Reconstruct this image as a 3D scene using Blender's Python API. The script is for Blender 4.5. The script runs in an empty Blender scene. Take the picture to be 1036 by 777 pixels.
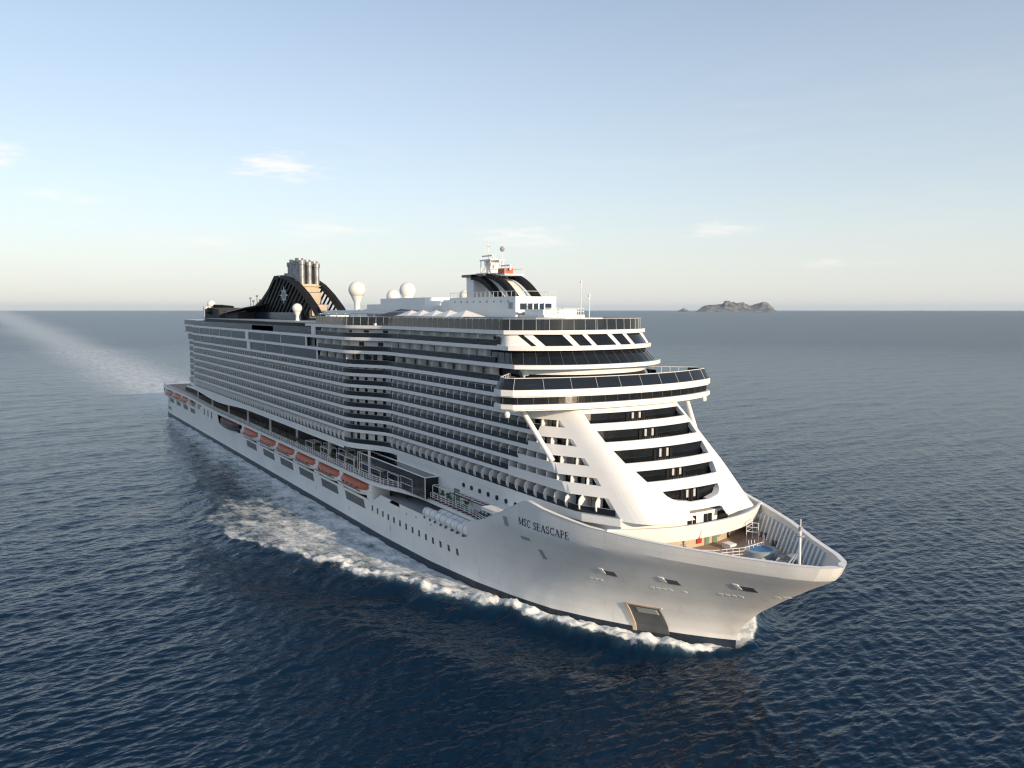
import bpy, bmesh, math, random
import numpy as np
from mathutils import Vector, Matrix, noise as mnoise

random.seed(7)
rng = np.random.default_rng(11)
S = bpy.context.scene
C = S.collection
R = math.radians

# ------------------------------------------------------------------ camera
cam = bpy.data.cameras.new('camera')
cam.lens = 28.61
cam.sensor_width = 36.0
cam.clip_start = 1.0
cam.clip_end = 200000.0
co = bpy.data.objects.new('camera', cam)
C.objects.link(co)
co.location = (399.63, -86.35, 47.80)
co.rotation_euler = Vector((-0.83978523, 0.53528601, -0.09071743)).to_track_quat('-Z', 'Y').to_euler()
S.camera = co

# ------------------------------------------------------------------ sky, sun, exposure
SUN_AZ = 9.0      # degrees from +X (the bow) towards +Y (port)
SUN_EL = 17.0
W = bpy.data.worlds.new('World')
S.world = W
W.use_nodes = True
nt = W.node_tree
nt.nodes.clear()
out = nt.nodes.new('ShaderNodeOutputWorld')
bg = nt.nodes.new('ShaderNodeBackground')
bg.inputs['Strength'].default_value = 0.118
sky = nt.nodes.new('ShaderNodeTexSky')
sky.sky_type = 'NISHITA'
sky.sun_disc = False
sky.sun_elevation = R(SUN_EL)
sky.sun_rotation = R(90.0 - SUN_AZ)
sky.altitude = 0
sky.air_density = 0.9
sky.dust_density = 0.5
sky.ozone_density = 1.0
# thin clouds: a band of soft streaks low in the sky, by direction
tc = nt.nodes.new('ShaderNodeTexCoord')
mp = nt.nodes.new('ShaderNodeMapping')
mp.inputs['Scale'].default_value = (3.0, 3.0, 26.0)
mp.inputs['Location'].default_value = (0.35, 0.2, 0.7)
nz = nt.nodes.new('ShaderNodeTexNoise')
nz.inputs['Scale'].default_value = 1.6
nz.inputs['Detail'].default_value = 7
nz.inputs['Roughness'].default_value = 0.58
rp = nt.nodes.new('ShaderNodeValToRGB')
rp.color_ramp.elements[0].position = 0.55
rp.color_ramp.elements[1].position = 0.80
sep = nt.nodes.new('ShaderNodeSeparateXYZ')
bandr = nt.nodes.new('ShaderNodeValToRGB')
e = bandr.color_ramp.elements
e[0].position = 0.0; e[0].color = (0.7, 0.7, 0.7, 1)
e[1].position = 0.30; e[1].color = (0, 0, 0, 1)
mu = nt.nodes.new('ShaderNodeMath'); mu.operation = 'MULTIPLY'
mu2 = nt.nodes.new('ShaderNodeMath'); mu2.operation = 'MULTIPLY'; mu2.inputs[1].default_value = 0.55
mixc = nt.nodes.new('ShaderNodeMix'); mixc.data_type = 'RGBA'
mixc.inputs['B'].default_value = (6.2, 6.0, 5.8, 1)
L = nt.links.new
L(tc.outputs['Generated'], mp.inputs['Vector'])
L(mp.outputs['Vector'], nz.inputs['Vector'])
L(nz.outputs['Fac'], rp.inputs['Fac'])
L(tc.outputs['Generated'], sep.inputs['Vector'])
L(sep.outputs['Z'], bandr.inputs['Fac'])
L(rp.outputs['Color'], mu.inputs[0])
L(bandr.outputs['Color'], mu.inputs[1])
L(mu.outputs[0], mu2.inputs[0])
L(mu2.outputs[0], mixc.inputs['Factor'])
L(sky.outputs['Color'], mixc.inputs['A'])
# a thin veil of high cloud, thicker towards the horizon
veil = nt.nodes.new('ShaderNodeValToRGB')
q = veil.color_ramp.elements
q[0].position = 0.0; q[0].color = (0.90, 0.90, 0.90, 1)
q[1].position = 0.42; q[1].color = (0.16, 0.16, 0.16, 1)
qm = q.new(0.14); qm.color = (0.50, 0.50, 0.50, 1)
mixv = nt.nodes.new('ShaderNodeMix'); mixv.data_type = 'RGBA'
mixv.inputs['B'].default_value = (4.32, 4.34, 4.30, 1)
L(sep.outputs['Z'], veil.inputs['Fac'])
L(veil.outputs['Color'], mixv.inputs['Factor'])
L(mixc.outputs['Result'], mixv.inputs['A'])
# a few wisps of cloud standing low over the horizon, each by its own direction
def nmath(op, a, bb, clamp=False):
    q = nt.nodes.new('ShaderNodeMath'); q.operation = op; q.use_clamp = clamp
    for i, v in enumerate((a, bb)):
        if isinstance(v, (int, float)): q.inputs[i].default_value = v
        else: L(v, q.inputs[i])
    return q.outputs[0]
mpw = nt.nodes.new('ShaderNodeMapping'); mpw.inputs['Scale'].default_value = (9.0, 9.0, 60.0)
L(tc.outputs['Generated'], mpw.inputs['Vector'])
nw = nt.nodes.new('ShaderNodeTexNoise'); nw.inputs['Scale'].default_value = 2.2; nw.inputs['Detail'].default_value = 7; nw.inputs['Roughness'].default_value = 0.62
L(mpw.outputs['Vector'], nw.inputs['Vector'])
total = None
# azimuth of the wisp (degrees from +X), elevation (degrees), half width, half height, strength
for az, el, wa, we, st in ((163.2, 9.3, 5.0, 1.7, 0.85), (179.3, 9.0, 3.4, 1.2, 0.8), (176.0, 6.9, 4.2, 0.9, 0.7), (133.5, 5.3, 3.8, 0.8, 0.6), (146.5, 5.0, 5.5, 1.5, 0.7), (160.0, 5.4, 7.0, 1.1, 0.55), (169.0, 4.4, 5.0, 0.8, 0.5), (126.0, 3.0, 5.0, 0.6, 0.45)):
    tv = Vector((-math.sin(R(az)), math.cos(R(az)), 0))
    dp = nt.nodes.new('ShaderNodeVectorMath'); dp.operation = 'DOT_PRODUCT'; dp.inputs[1].default_value = tv
    L(tc.outputs['Generated'], dp.inputs[0])
    a_ = nmath('DIVIDE', dp.outputs['Value'], math.sin(R(wa)))
    e_ = nmath('DIVIDE', nmath('SUBTRACT', sep.outputs['Z'], math.sin(R(el))), math.sin(R(we)))
    r2 = nmath('ADD', nmath('MULTIPLY', a_, a_), nmath('MULTIPLY', e_, e_))
    f_ = nmath('SUBTRACT', 1.0, r2, True)
    g_ = nmath('MULTIPLY', nmath('MULTIPLY', nmath('SUBTRACT', nw.outputs['Fac'], nmath('SUBTRACT', 0.62, nmath('MULTIPLY', f_, 0.24))), 4.0, True), nmath('MULTIPLY', f_, st))
    total = g_ if total is None else nmath('ADD', total, g_, True)
mixw = nt.nodes.new('ShaderNodeMix'); mixw.data_type = 'RGBA'
mixw.inputs['B'].default_value = (6.0, 5.7, 5.4, 1)
L(total, mixw.inputs['Factor']); L(mixv.outputs['Result'], mixw.inputs['A'])
L(mixw.outputs['Result'], bg.inputs['Color'])
L(bg.outputs['Background'], out.inputs['Surface'])

sun = bpy.data.lights.new('sun', 'SUN')
sun.energy = 3.1
sun.angle = R(0.5)
sun.color = (1.0, 0.79, 0.56)
so = bpy.data.objects.new('sun', sun)
C.objects.link(so)
so.location = (300, 100, 200)
sd = Vector((math.cos(R(SUN_AZ)) * math.cos(R(SUN_EL)), math.sin(R(SUN_AZ)) * math.cos(R(SUN_EL)), math.sin(R(SUN_EL))))
so.rotation_euler = sd.to_track_quat('Z', 'Y').to_euler()
S.view_settings.view_transform = 'Standard'
S.view_settings.look = 'None'
S.view_settings.gamma = 1.0
S.view_settings.exposure = 0.62
HAZE = 0.9e-5
S.render.engine = 'CYCLES'
S.cycles.use_denoising = True
S.cycles.max_bounces = 6
S.cycles.sample_clamp_direct = 6.0
S.cycles.sample_clamp_indirect = 4.0
S.cycles.pixel_filter_type = 'BLACKMAN_HARRIS'
S.cycles.filter_width = 1.25

# ------------------------------------------------------------------ materials
def mat(name, col, rough=0.5, metal=0.0, var=0.0, vscale=0.3, bump=0.0, bscale=2.0, spec=0.5, alpha=1.0, coat=0.0):
    m = bpy.data.materials.new(name)
    m.use_nodes = True
    t = m.node_tree
    b = t.nodes['Principled BSDF']
    b.inputs['Base Color'].default_value = (*col, 1)
    b.inputs['Roughness'].default_value = rough
    b.inputs['Metallic'].default_value = metal
    b.inputs['Specular IOR Level'].default_value = spec
    b.inputs['Alpha'].default_value = alpha
    if coat: b.inputs['Coat Weight'].default_value = coat
    if var or bump:
        c = t.nodes.new('ShaderNodeTexCoord')
    if var:
        n = t.nodes.new('ShaderNodeTexNoise')
        n.inputs['Scale'].default_value = vscale
        n.inputs['Detail'].default_value = 6
        n.inputs['Roughness'].default_value = 0.65
        r = t.nodes.new('ShaderNodeMapRange')
        r.inputs['From Min'].default_value = 0.25
        r.inputs['From Max'].default_value = 0.75
        r.inputs['To Min'].default_value = 1.0 - var
        r.inputs['To Max'].default_value = 1.0 + var
        v = t.nodes.new('ShaderNodeMix'); v.data_type = 'RGBA'; v.blend_type = 'MULTIPLY'
        v.inputs['Factor'].default_value = 1.0
        v.inputs['A'].default_value = (*col, 1)
        t.links.new(c.outputs['Object'], n.inputs['Vector'])
        t.links.new(n.outputs['Fac'], r.inputs['Value'])
        cb = t.nodes.new('ShaderNodeCombineColor')
        for k in range(3): t.links.new(r.outputs['Result'], cb.inputs[k])
        t.links.new(cb.outputs['Color'], v.inputs['B'])
        t.links.new(v.outputs['Result'], b.inputs['Base Color'])
    if bump:
        n2 = t.nodes.new('ShaderNodeTexNoise')
        n2.inputs['Scale'].default_value = bscale
        n2.inputs['Detail'].default_value = 4
        bp = t.nodes.new('ShaderNodeBump')
        bp.inputs['Strength'].default_value = bump
        bp.inputs['Distance'].default_value = 0.1
        t.links.new(c.outputs['Object'], n2.inputs['Vector'])
        t.links.new(n2.outputs['Fac'], bp.inputs['Height'])
        t.links.new(bp.outputs['Normal'], b.inputs['Normal'])
    return m

M = {}
M['white'] = mat('white_paint', (0.82, 0.82, 0.80), 0.42, var=0.05, vscale=0.25)
M['hull'] = mat('hull_white_paint', (0.82, 0.82, 0.80), 0.30, var=0.07, vscale=0.12, bump=0.25, bscale=0.5)
def weathered(m):
    t = m.node_tree; bs = t.nodes['Principled BSDF']; N = t.nodes.new; K = t.links.new
    src = bs.inputs['Base Color'].links[0].from_socket
    c = N('ShaderNodeTexCoord'); mp = N('ShaderNodeMapping'); mp.inputs['Rotation'].default_value = (R(90), 0, 0)
    K(c.outputs['Object'], mp.inputs['Vector'])
    br = N('ShaderNodeTexBrick'); br.inputs['Scale'].default_value = 1.0; br.inputs['Brick Width'].default_value = 9.0; br.inputs['Row Height'].default_value = 2.6
    br.inputs['Mortar Size'].default_value = 0.035; br.inputs['Mortar Smooth'].default_value = 0.6; br.offset = 0.37
    br.inputs['Color1'].default_value = (0.96, 0.96, 0.96, 1); br.inputs['Color2'].default_value = (1, 1, 1, 1); br.inputs['Mortar'].default_value = (0.84, 0.84, 0.84, 1)
    K(mp.outputs['Vector'], br.inputs['Vector'])
    st = N('ShaderNodeMapping'); st.inputs['Scale'].default_value = (0.9, 0.9, 0.07); K(c.outputs['Object'], st.inputs['Vector'])
    sn = N('ShaderNodeTexNoise'); sn.inputs['Scale'].default_value = 1.0; sn.inputs['Detail'].default_value = 5; K(st.outputs['Vector'], sn.inputs['Vector'])
    sr = N('ShaderNodeValToRGB'); sr.color_ramp.elements[0].position = 0.60; sr.color_ramp.elements[0].color = (1, 1, 1, 1)
    sr.color_ramp.elements[1].position = 0.80; sr.color_ramp.elements[1].color = (0.80, 0.74, 0.66, 1); K(sn.outputs['Fac'], sr.inputs['Fac'])
    m1 = N('ShaderNodeMix'); m1.data_type = 'RGBA'; m1.blend_type = 'MULTIPLY'; m1.inputs['Factor'].default_value = 1.0
    m2 = N('ShaderNodeMix'); m2.data_type = 'RGBA'; m2.blend_type = 'MULTIPLY'; m2.inputs['Factor'].default_value = 0.55
    K(src, m1.inputs['A']); K(br.outputs['Color'], m1.inputs['B']); K(m1.outputs['Result'], m2.inputs['A']); K(sr.outputs['Color'], m2.inputs['B'])
    K(m2.outputs['Result'], bs.inputs['Base Color'])
weathered(M['hull'])
M['boot'] = mat('boot_topping', (0.018, 0.03, 0.05), 0.45, var=0.3, vscale=0.6)
M['offwhite'] = mat('cabin_wall_white', (0.74, 0.75, 0.74), 0.5, var=0.06, vscale=0.8)
M['divider'] = mat('divider_white', (0.80, 0.80, 0.79), 0.45, var=0.08, vscale=0.4)
M['glass'] = mat('dark_glass', (0.010, 0.012, 0.015), 0.06, spec=0.42, var=0.5, vscale=0.35, bump=0.12, bscale=0.7)
M['rail_glass'] = mat('tinted_rail_glass', (0.012, 0.018, 0.026), 0.10, spec=0.5)
M['blue_glass'] = mat('blue_tinted_glass', (0.018, 0.035, 0.06), 0.12, spec=0.5, var=0.3, vscale=0.2)
M['screen'] = mat('windscreen_glass', (0.015, 0.02, 0.028), 0.08, spec=0.4, alpha=0.88)
M['deck'] = mat('teak_deck', (0.27, 0.20, 0.15), 0.7, var=0.15, vscale=0.6)
M['foredeck'] = mat('brown_deck_coating', (0.36, 0.26, 0.20), 0.65, var=0.12, vscale=0.4)
M['bluedeck'] = mat('grey_blue_deck', (0.30, 0.36, 0.38), 0.6, var=0.15, vscale=0.3)
M['black'] = mat('black_paint', (0.012, 0.012, 0.014), 0.6, spec=0.2, var=0.2, vscale=0.5)
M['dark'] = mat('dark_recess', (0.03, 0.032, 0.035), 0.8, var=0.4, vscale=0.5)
M['steel'] = mat('steel_pipe', (0.30, 0.31, 0.32), 0.45, metal=0.6, var=0.45, vscale=0.6)
M['grey'] = mat('grey_paint', (0.33, 0.34, 0.35), 0.5, var=0.12, vscale=0.5)
M['midgrey'] = mat('bulwark_grey', (0.50, 0.51, 0.51), 0.5, var=0.08, vscale=0.5)
M['tan'] = mat('tan_bulkhead', (0.50, 0.42, 0.31), 0.6, var=0.1, vscale=0.5)
M['orange'] = mat('orange_fibreglass', (0.46, 0.115, 0.05), 0.55, var=0.12, vscale=0.5)
M['red'] = mat('red_paint', (0.45, 0.03, 0.03), 0.45, var=0.1)
M['maroon'] = mat('maroon_canopy', (0.10, 0.03, 0.035), 0.6, var=0.2)
M['teal'] = mat('teal_emblem', (0.08, 0.30, 0.33), 0.4, var=0.1)
M['star'] = mat('pale_blue_emblem', (0.42, 0.56, 0.66), 0.35, var=0.08, vscale=0.5)
M['navy'] = mat('navy_lettering', (0.012, 0.018, 0.045), 0.4, var=0.1)
M['pool'] = mat('pool_water', (0.015, 0.14, 0.36), 0.35, spec=0.2, var=0.15, vscale=0.6)
M['dome'] = mat('radome_white', (0.80, 0.78, 0.73), 0.45, var=0.03)
M['greydk'] = mat('dark_grey_paint', (0.10, 0.105, 0.11), 0.45, var=0.2, vscale=0.5)
M['curtain'] = mat('beige_curtain', (0.42, 0.39, 0.34), 0.8, var=0.45, vscale=0.35)
M['leaf'] = mat('leaf_green', (0.06, 0.10, 0.045), 0.7, var=0.3, vscale=2.0)
M['green'] = mat('green_door', (0.16, 0.24, 0.19), 0.5, var=0.1)

# ------------------------------------------------------------------ mesh builder
class MB:
    def __init__(s): s.v = []; s.f = []; s.mi = []
    def face(s, pts, mi=0):
        b = len(s.v); s.v += [tuple(map(float, p)) for p in pts]
        s.f.append(tuple(range(b, b + len(pts)))); s.mi.append(mi)
    def grid(s, rows, mi=0, closed=False):
        b = len(s.v); n = len(rows[0])
        for r in rows: s.v += [tuple(map(float, p)) for p in r]
        for i in range(len(rows) - 1):
            for j in range(n if closed else n - 1):
                k = (j + 1) % n
                s.f.append((b + i*n + j, b + i*n + k, b + (i+1)*n + k, b + (i+1)*n + j)); s.mi.append(mi)
    def prism(s, poly, z0, z1, mi=0, top=None):
        n = len(poly); b = len(s.v)
        s.v += [(p[0], p[1], z0) for p in poly] + [(p[0], p[1], z1) for p in poly]
        for i in range(n):
            j = (i + 1) % n
            s.f.append((b+i, b+j, b+n+j, b+n+i)); s.mi.append(mi)
        s.f.append(tuple(b+n+i for i in range(n))); s.mi.append(mi if top is None else top)
        s.f.append(tuple(b+n-1-i for i in range(n))); s.mi.append(mi)
    def box(s, x0, x1, y0, y1, z0, z1, mi=0):
        s.prism([(x0, y0), (x1, y0), (x1, y1), (x0, y1)], z0, z1, mi)
    def bar(s, a, b, r=0.05, n=6, mi=0, r2=None):
        a = Vector(a); b = Vector(b); d = (b - a)
        if d.length < 1e-6: return
        d.normalize()
        q = d.to_track_quat('Z', 'X')
        r2 = r if r2 is None else r2
        ra = [a + q @ Vector((r*math.cos(2*math.pi*k/n), r*math.sin(2*math.pi*k/n), 0)) for k in range(n)]
        rb = [b + q @ Vector((r2*math.cos(2*math.pi*k/n), r2*math.sin(2*math.pi*k/n), 0)) for k in range(n)]
        s.grid([ra, rb], mi, closed=True)
        s.face(list(reversed(ra)), mi); s.face(rb, mi)
    def strip(s, path, z0, z1, t=0.06, mi=0, lean=0.0):
        """an upright band along a plan path with thickness t (to the inside), leaning outward by lean at the top"""
        nrm = normals(path)
        o0 = [(p[0], p[1], z0) for p in path]
        o1 = [(p[0] + n[0]*lean, p[1] + n[1]*lean, z1) for p, n in zip(path, nrm)]
        i0 = [(p[0] - n[0]*t, p[1] - n[1]*t, z0) for p, n in zip(path, nrm)]
        i1 = [(q[0] - n[0]*t, q[1] - n[1]*t, z1) for q, n in zip(o1, nrm)]
        s.grid([o0, o1, i1, i0, o0], mi)
        s.face([o0[0], o1[0], i1[0], i0[0]], mi); s.face([o0[-1], i0[-1], i1[-1], o1[-1]], mi)
    def lathe(s, prof, cx, cy, n=20, mi=0):
        rows = [[(cx + r*math.cos(2*math.pi*k/n), cy + r*math.sin(2*math.pi*k/n), z) for k in range(n)] for r, z in prof]
        s.grid(rows, mi, closed=True)
        s.face(rows[-1], mi)
    def build(s, name, mats, parent=None, smooth=False, merge=False):
        me = bpy.data.meshes.new(name)
        me.from_pydata(s.v, [], s.f)
        if not isinstance(mats, (list, tuple)): mats = [mats]
        for m in mats: me.materials.append(m)
        if len(mats) > 1: me.polygons.foreach_set('material_index', s.mi)
        if smooth or merge:
            bm = bmesh.new(); bm.from_mesh(me)
            bmesh.ops.remove_doubles(bm, verts=bm.verts, dist=0.002)
            bmesh.ops.recalc_face_normals(bm, faces=bm.faces)
            bm.to_mesh(me); bm.free()
            if smooth:
                me.polygons.foreach_set('use_smooth', [True]*len(me.polygons))
                me.set_sharp_from_angle(angle=R(smooth if smooth is not True else 35))
        me.update()
        o = bpy.data.objects.new(name, me)
        C.objects.link(o)
        if parent is not None: o.parent = parent
        return o

def normals(path):
    """unit normals to the right-hand (outer, starboard) side of a path running from aft to fore along -y"""
    out_ = []
    n = len(path)
    for i in range(n):
        a = path[max(i-1, 0)]; b = path[min(i+1, n-1)]
        dx, dy = b[0]-a[0], b[1]-a[1]
        l = math.hypot(dx, dy) or 1
        out_.append((dy/l, -dx/l))
    return out_

def resample(path, step):
    pts = [path[0]]
    acc = 0.0
    for a, b in zip(path[:-1], path[1:]):
        l = math.hypot(b[0]-a[0], b[1]-a[1]); t = step - acc
        while t <= l:
            pts.append((a[0] + (b[0]-a[0])*t/l, a[1] + (b[1]-a[1])*t/l)); t += step
        acc = (acc + l) % step
    return pts

def mirror(path): return [(x, -y) for x, y in path]

def tag(o, label, cat=None, group=None, kind=None):
    if label: o['label'] = label
    if cat: o['category'] = cat
    if group: o['group'] = group
    if kind: o['kind'] = kind
    return o
def empty(name, loc=(0, 0, 0), rz=0.0):
    o = bpy.data.objects.new(name, None); C.objects.link(o)
    o.location = loc; o.rotation_euler = (0, 0, rz); o.empty_display_size = 2
    return o
def copy_tree(o, parent=None):
    c = o.copy(); C.objects.link(c)
    if parent is not None: c.parent = parent
    for ch in list(o.children): copy_tree(ch, c)
    return c
def interp(x, tab):
    return float(np.interp(x, [t[0] for t in tab], [t[1] for t in tab]))

#==SEA==
# ------------------------------------------------------------------ sea
def hull_wl(x):
    """half breadth of the hull at the waterline, for the foam (array)"""
    u = 322.8 - x
    g = np.interp(u, [0, 2.5, 6, 12, 17.5, 24, 31, 41, 56, 75], [0, 2.2, 4.9, 8.9, 11.9, 14.8, 16.6, 18.4, 19.9, 20.5])
    return np.where((x > -2) & (x < 322.8), g, np.where(x >= 322.8, 0, 20.5))

waves = []
for k in range(220):
    lam = 1.05 * (40.0 / 1.05) ** (rng.random() ** 1.8)
    th = R(17) + rng.normal() * (0.38 if lam > 6 else 0.55)
    amp = lam * (0.5 + rng.random()) * (0.0066 if lam < 3 else (0.0038 if lam < 5 else (0.0021 if lam < 9 else (0.0013 if lam < 25 else 0.0009))))
    waves.append((lam, th, amp, rng.random() * 6.283))

def vnoise(x, y, seed=0):
    """cheap smooth value noise on arrays"""
    xi = np.floor(x).astype(np.int64); yi = np.floor(y).astype(np.int64)
    fx = x - xi; fy = y - yi
    fx = fx*fx*(3-2*fx); fy = fy*fy*(3-2*fy)
    def h(a, b):
        n = (a*374761393 + b*668265263 + seed*974634777) & 0xffffffff
        n = ((n ^ (n >> 13)) * 1274126177) & 0xffffffff
        return ((n ^ (n >> 16)) & 0xffff) / 65535.0
    return (h(xi, yi)*(1-fx)+h(xi+1, yi)*fx)*(1-fy) + (h(xi, yi+1)*(1-fx)+h(xi+1, yi+1)*fx)*fy
def fbm(x, y, o=4, seed=0):
    s = 0; a = 0.5
    for k in range(o):
        s = s + a*vnoise(x, y, seed+k); x = x*2.03+17.1; y = y*2.03+5.3; a *= 0.5
    return s

EDGE = [(-400, 42), (0, 33), (137, 43), (200, 45), (227, 44.5), (244, 39.6), (257, 36.2), (269, 31.7), (276, 27.4), (284.5, 26.0), (293, 22.6), (301.6, 19.0), (313.7, 13.8), (320, 8.2), (325, 1.8)]
def sea_fields(x, y):
    """height of bow wave and wake, foam amounts"""
    ay = np.abs(y)
    ed = np.interp(x, [e[0] for e in EDGE], [e[1] for e in EDGE])
    wob = (fbm(x*0.09, y*0.09, 4, 5) - 0.45) * np.clip((324 - x)/25, 0, 1) * 13.0
    ed2 = ed + wob
    hb = hull_wl(x)
    d_out = ay - ed2                     # + outside the foam edge
    fore = np.clip((x - 190)/70, 0, 1)   # strength of the breaking edge towards the bow
    tip = np.clip((324.5 - x)/3, 0, 1)
    inside = 1/(1+np.exp(np.clip((d_out+0.6)*3.2, -30, 30)))
    edge = np.exp(-((d_out + 2.0)/2.8)**2) * np.clip(fore + 0.15*(x > 190), 0, 1) * tip * np.clip(0.35 + 1.4*fbm(x*0.06+40, y*0.02, 2, 31), 0, 1)
    along = np.clip((x + 60)/330, 0.0, 1)
    width = np.maximum(ed2 - hb, 0.5)
    rel = np.clip((ay - hb)/width, 0, 1.5)
    body = inside * (0.80 - 0.04*fore - 0.20*np.clip((150-x)/150, 0, 1)*np.clip(rel-0.35, 0, 1) + 0.14*np.exp(-rel*3) + 0.42*np.clip((x-280)/25, 0, 1)) * np.clip((324.5-x)/3, 0, 1) * np.clip((x+40)/60, 0, 1)
    body = body * (1 - 0.42*np.clip((235-x)/70, 0, 1)*np.clip(rel*1.3, 0, 1))
    astern = np.clip((4 - x)/16, 0, 1)
    ww = (26 + 0.016*np.maximum(-x, 0)) * (0.72 + 0.6*fbm(x/(40 + 0.05*np.maximum(-x, 0)), y/60.0 + np.sign(y)*7, 3, 77))
    trail = astern * np.exp(-(ay/ww)**2.4) * (0.62 + 0.30*np.exp(np.minimum(x, 0)/260.0))
    side = astern * 0.25*np.exp(-((ay - ww*1.25)/8)**2) * np.exp(np.minimum(x, 0)/400.0)
    foam = np.clip(np.maximum(np.maximum(body, edge*0.95), (trail + side)*0.8), 0, 1)
    # bow wave: a ridge along the edge with a trough outside of it
    s = np.clip((323 - x), 0, 400)
    amp = 1.7*np.exp(-s/95.0)*np.clip(s/6, 0.35, 1)
    hgt = amp*np.exp(-((d_out + 1.6)/(2.4 + s*0.03))**2) - 0.75*amp*np.exp(-((d_out - 7)/(5 + s*0.035))**2) + 0.35*amp*np.exp(-((d_out - 19)/(7 + s*0.04))**2)
    hgt = np.where(x < 324, hgt, hgt*0)
    hgt = hgt + edge*(fbm(x*0.7, y*0.7, 4, 9) - 0.42)*2.0 + body*(fbm(x*0.45, y*0.45, 3, 21) - 0.45)*0.9
    return hgt, foam, edge, trail

# the sheet is a fan of rings and rays: fine towards the ship, coarser out to the horizon
PX, PY = 400.0, -86.0
ang = np.concatenate([np.linspace(R(147-40), R(147+40), 560), np.linspace(R(147+42), R(147-42+360), 80)[1:]])
ring = [24.0]
while ring[-1] < 62000: ring.append(ring[-1]*(1.03 if ring[-1] < 62 else 1.0028 + 0.0072*min(max((ring[-1]-700)/6000.0, 0), 1)))
ring = np.array(ring)
RR, AA = np.meshgrid(ring, ang, indexing='ij')
X = PX + RR*np.cos(AA); Y = PY + RR*np.sin(AA)
cell = np.maximum(np.gradient(ring)[:, None], RR*np.gradient(ang)[None, :])
Z = np.zeros_like(X); DX = np.zeros_like(X); DY = np.zeros_like(X)
gust = 0.65 + 0.7*fbm(X/140.0, Y/140.0, 3, 3)
for lam, th, amp, ph in waves:
    kx, ky = math.cos(th)*2*math.pi/lam, math.sin(th)*2*math.pi/lam
    n_ = int(np.searchsorted(ring, lam/3.5/0.0024)) + 1
    sl = slice(0, n_)
    fade = np.clip((lam/3.0 - cell[sl])/(lam/6.0), 0, 1)*amp*0.56*gust[sl]
    q = X[sl]*kx + Y[sl]*ky + ph
    w = np.sin(q); c_ = np.cos(q)
    Z[sl] += fade*(w + 0.2*w*w)
    DX[sl] += fade*c_*math.cos(th)*0.9; DY[sl] += fade*c_*math.sin(th)*0.9
hg, fo_, ed_, tr_ = sea_fields(X, Y)
fade = np.clip((3.0 - cell)/2.0, 0, 1)
calm = 1 - 0.6*np.clip(fo_*1.2, 0, 1)
Z = Z*calm + hg*fade
keep = calm*np.clip((np.abs(Y) - hull_wl(X) - 2.0)/4.0, 0, 1)
X0, Y0 = X, Y
X = X + DX*keep; Y = Y + DY*keep
nx, ny = X.shape
me = bpy.data.meshes.new('sea')
me.vertices.add(nx*ny)
me.vertices.foreach_set('co', np.stack([X, Y, Z], -1).astype(np.float32).ravel())
I = (np.arange(nx-1)[:, None]*ny + np.arange(ny)[None, :]).ravel()
J = (np.arange(nx-1)[:, None]*ny + (np.arange(ny)[None, :]+1) % ny).ravel()
quads = np.stack([I, I+ny, J+ny, J], -1).astype(np.int32)
me.loops.add(quads.size); me.polygons.add(len(quads))
me.loops.foreach_set('vertex_index', quads.ravel())
me.polygons.foreach_set('loop_start', np.arange(0, quads.size, 4, dtype=np.int32))
me.polygons.foreach_set('use_smooth', np.ones(len(quads), dtype=bool))
me.update(calc_edges=True)
# slope of the waves too small for the mesh to carry, as surface roughness
ro_ = np.clip((cell-0.3)/4.0, 0, 1)**0.4
for nm_, arr in (('foam', fo_), ('crest', ed_), ('unresolved', ro_), ('trail', tr_)):
    at = me.attributes.new(nm_, 'FLOAT', 'POINT')
    at.data.foreach_set('value', arr.astype(np.float32).ravel())
sea = bpy.data.objects.new('sea', me)
C.objects.link(sea)
tag(sea, 'deep blue rippled open sea reaching the horizon', 'sea', kind='structure')

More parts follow.
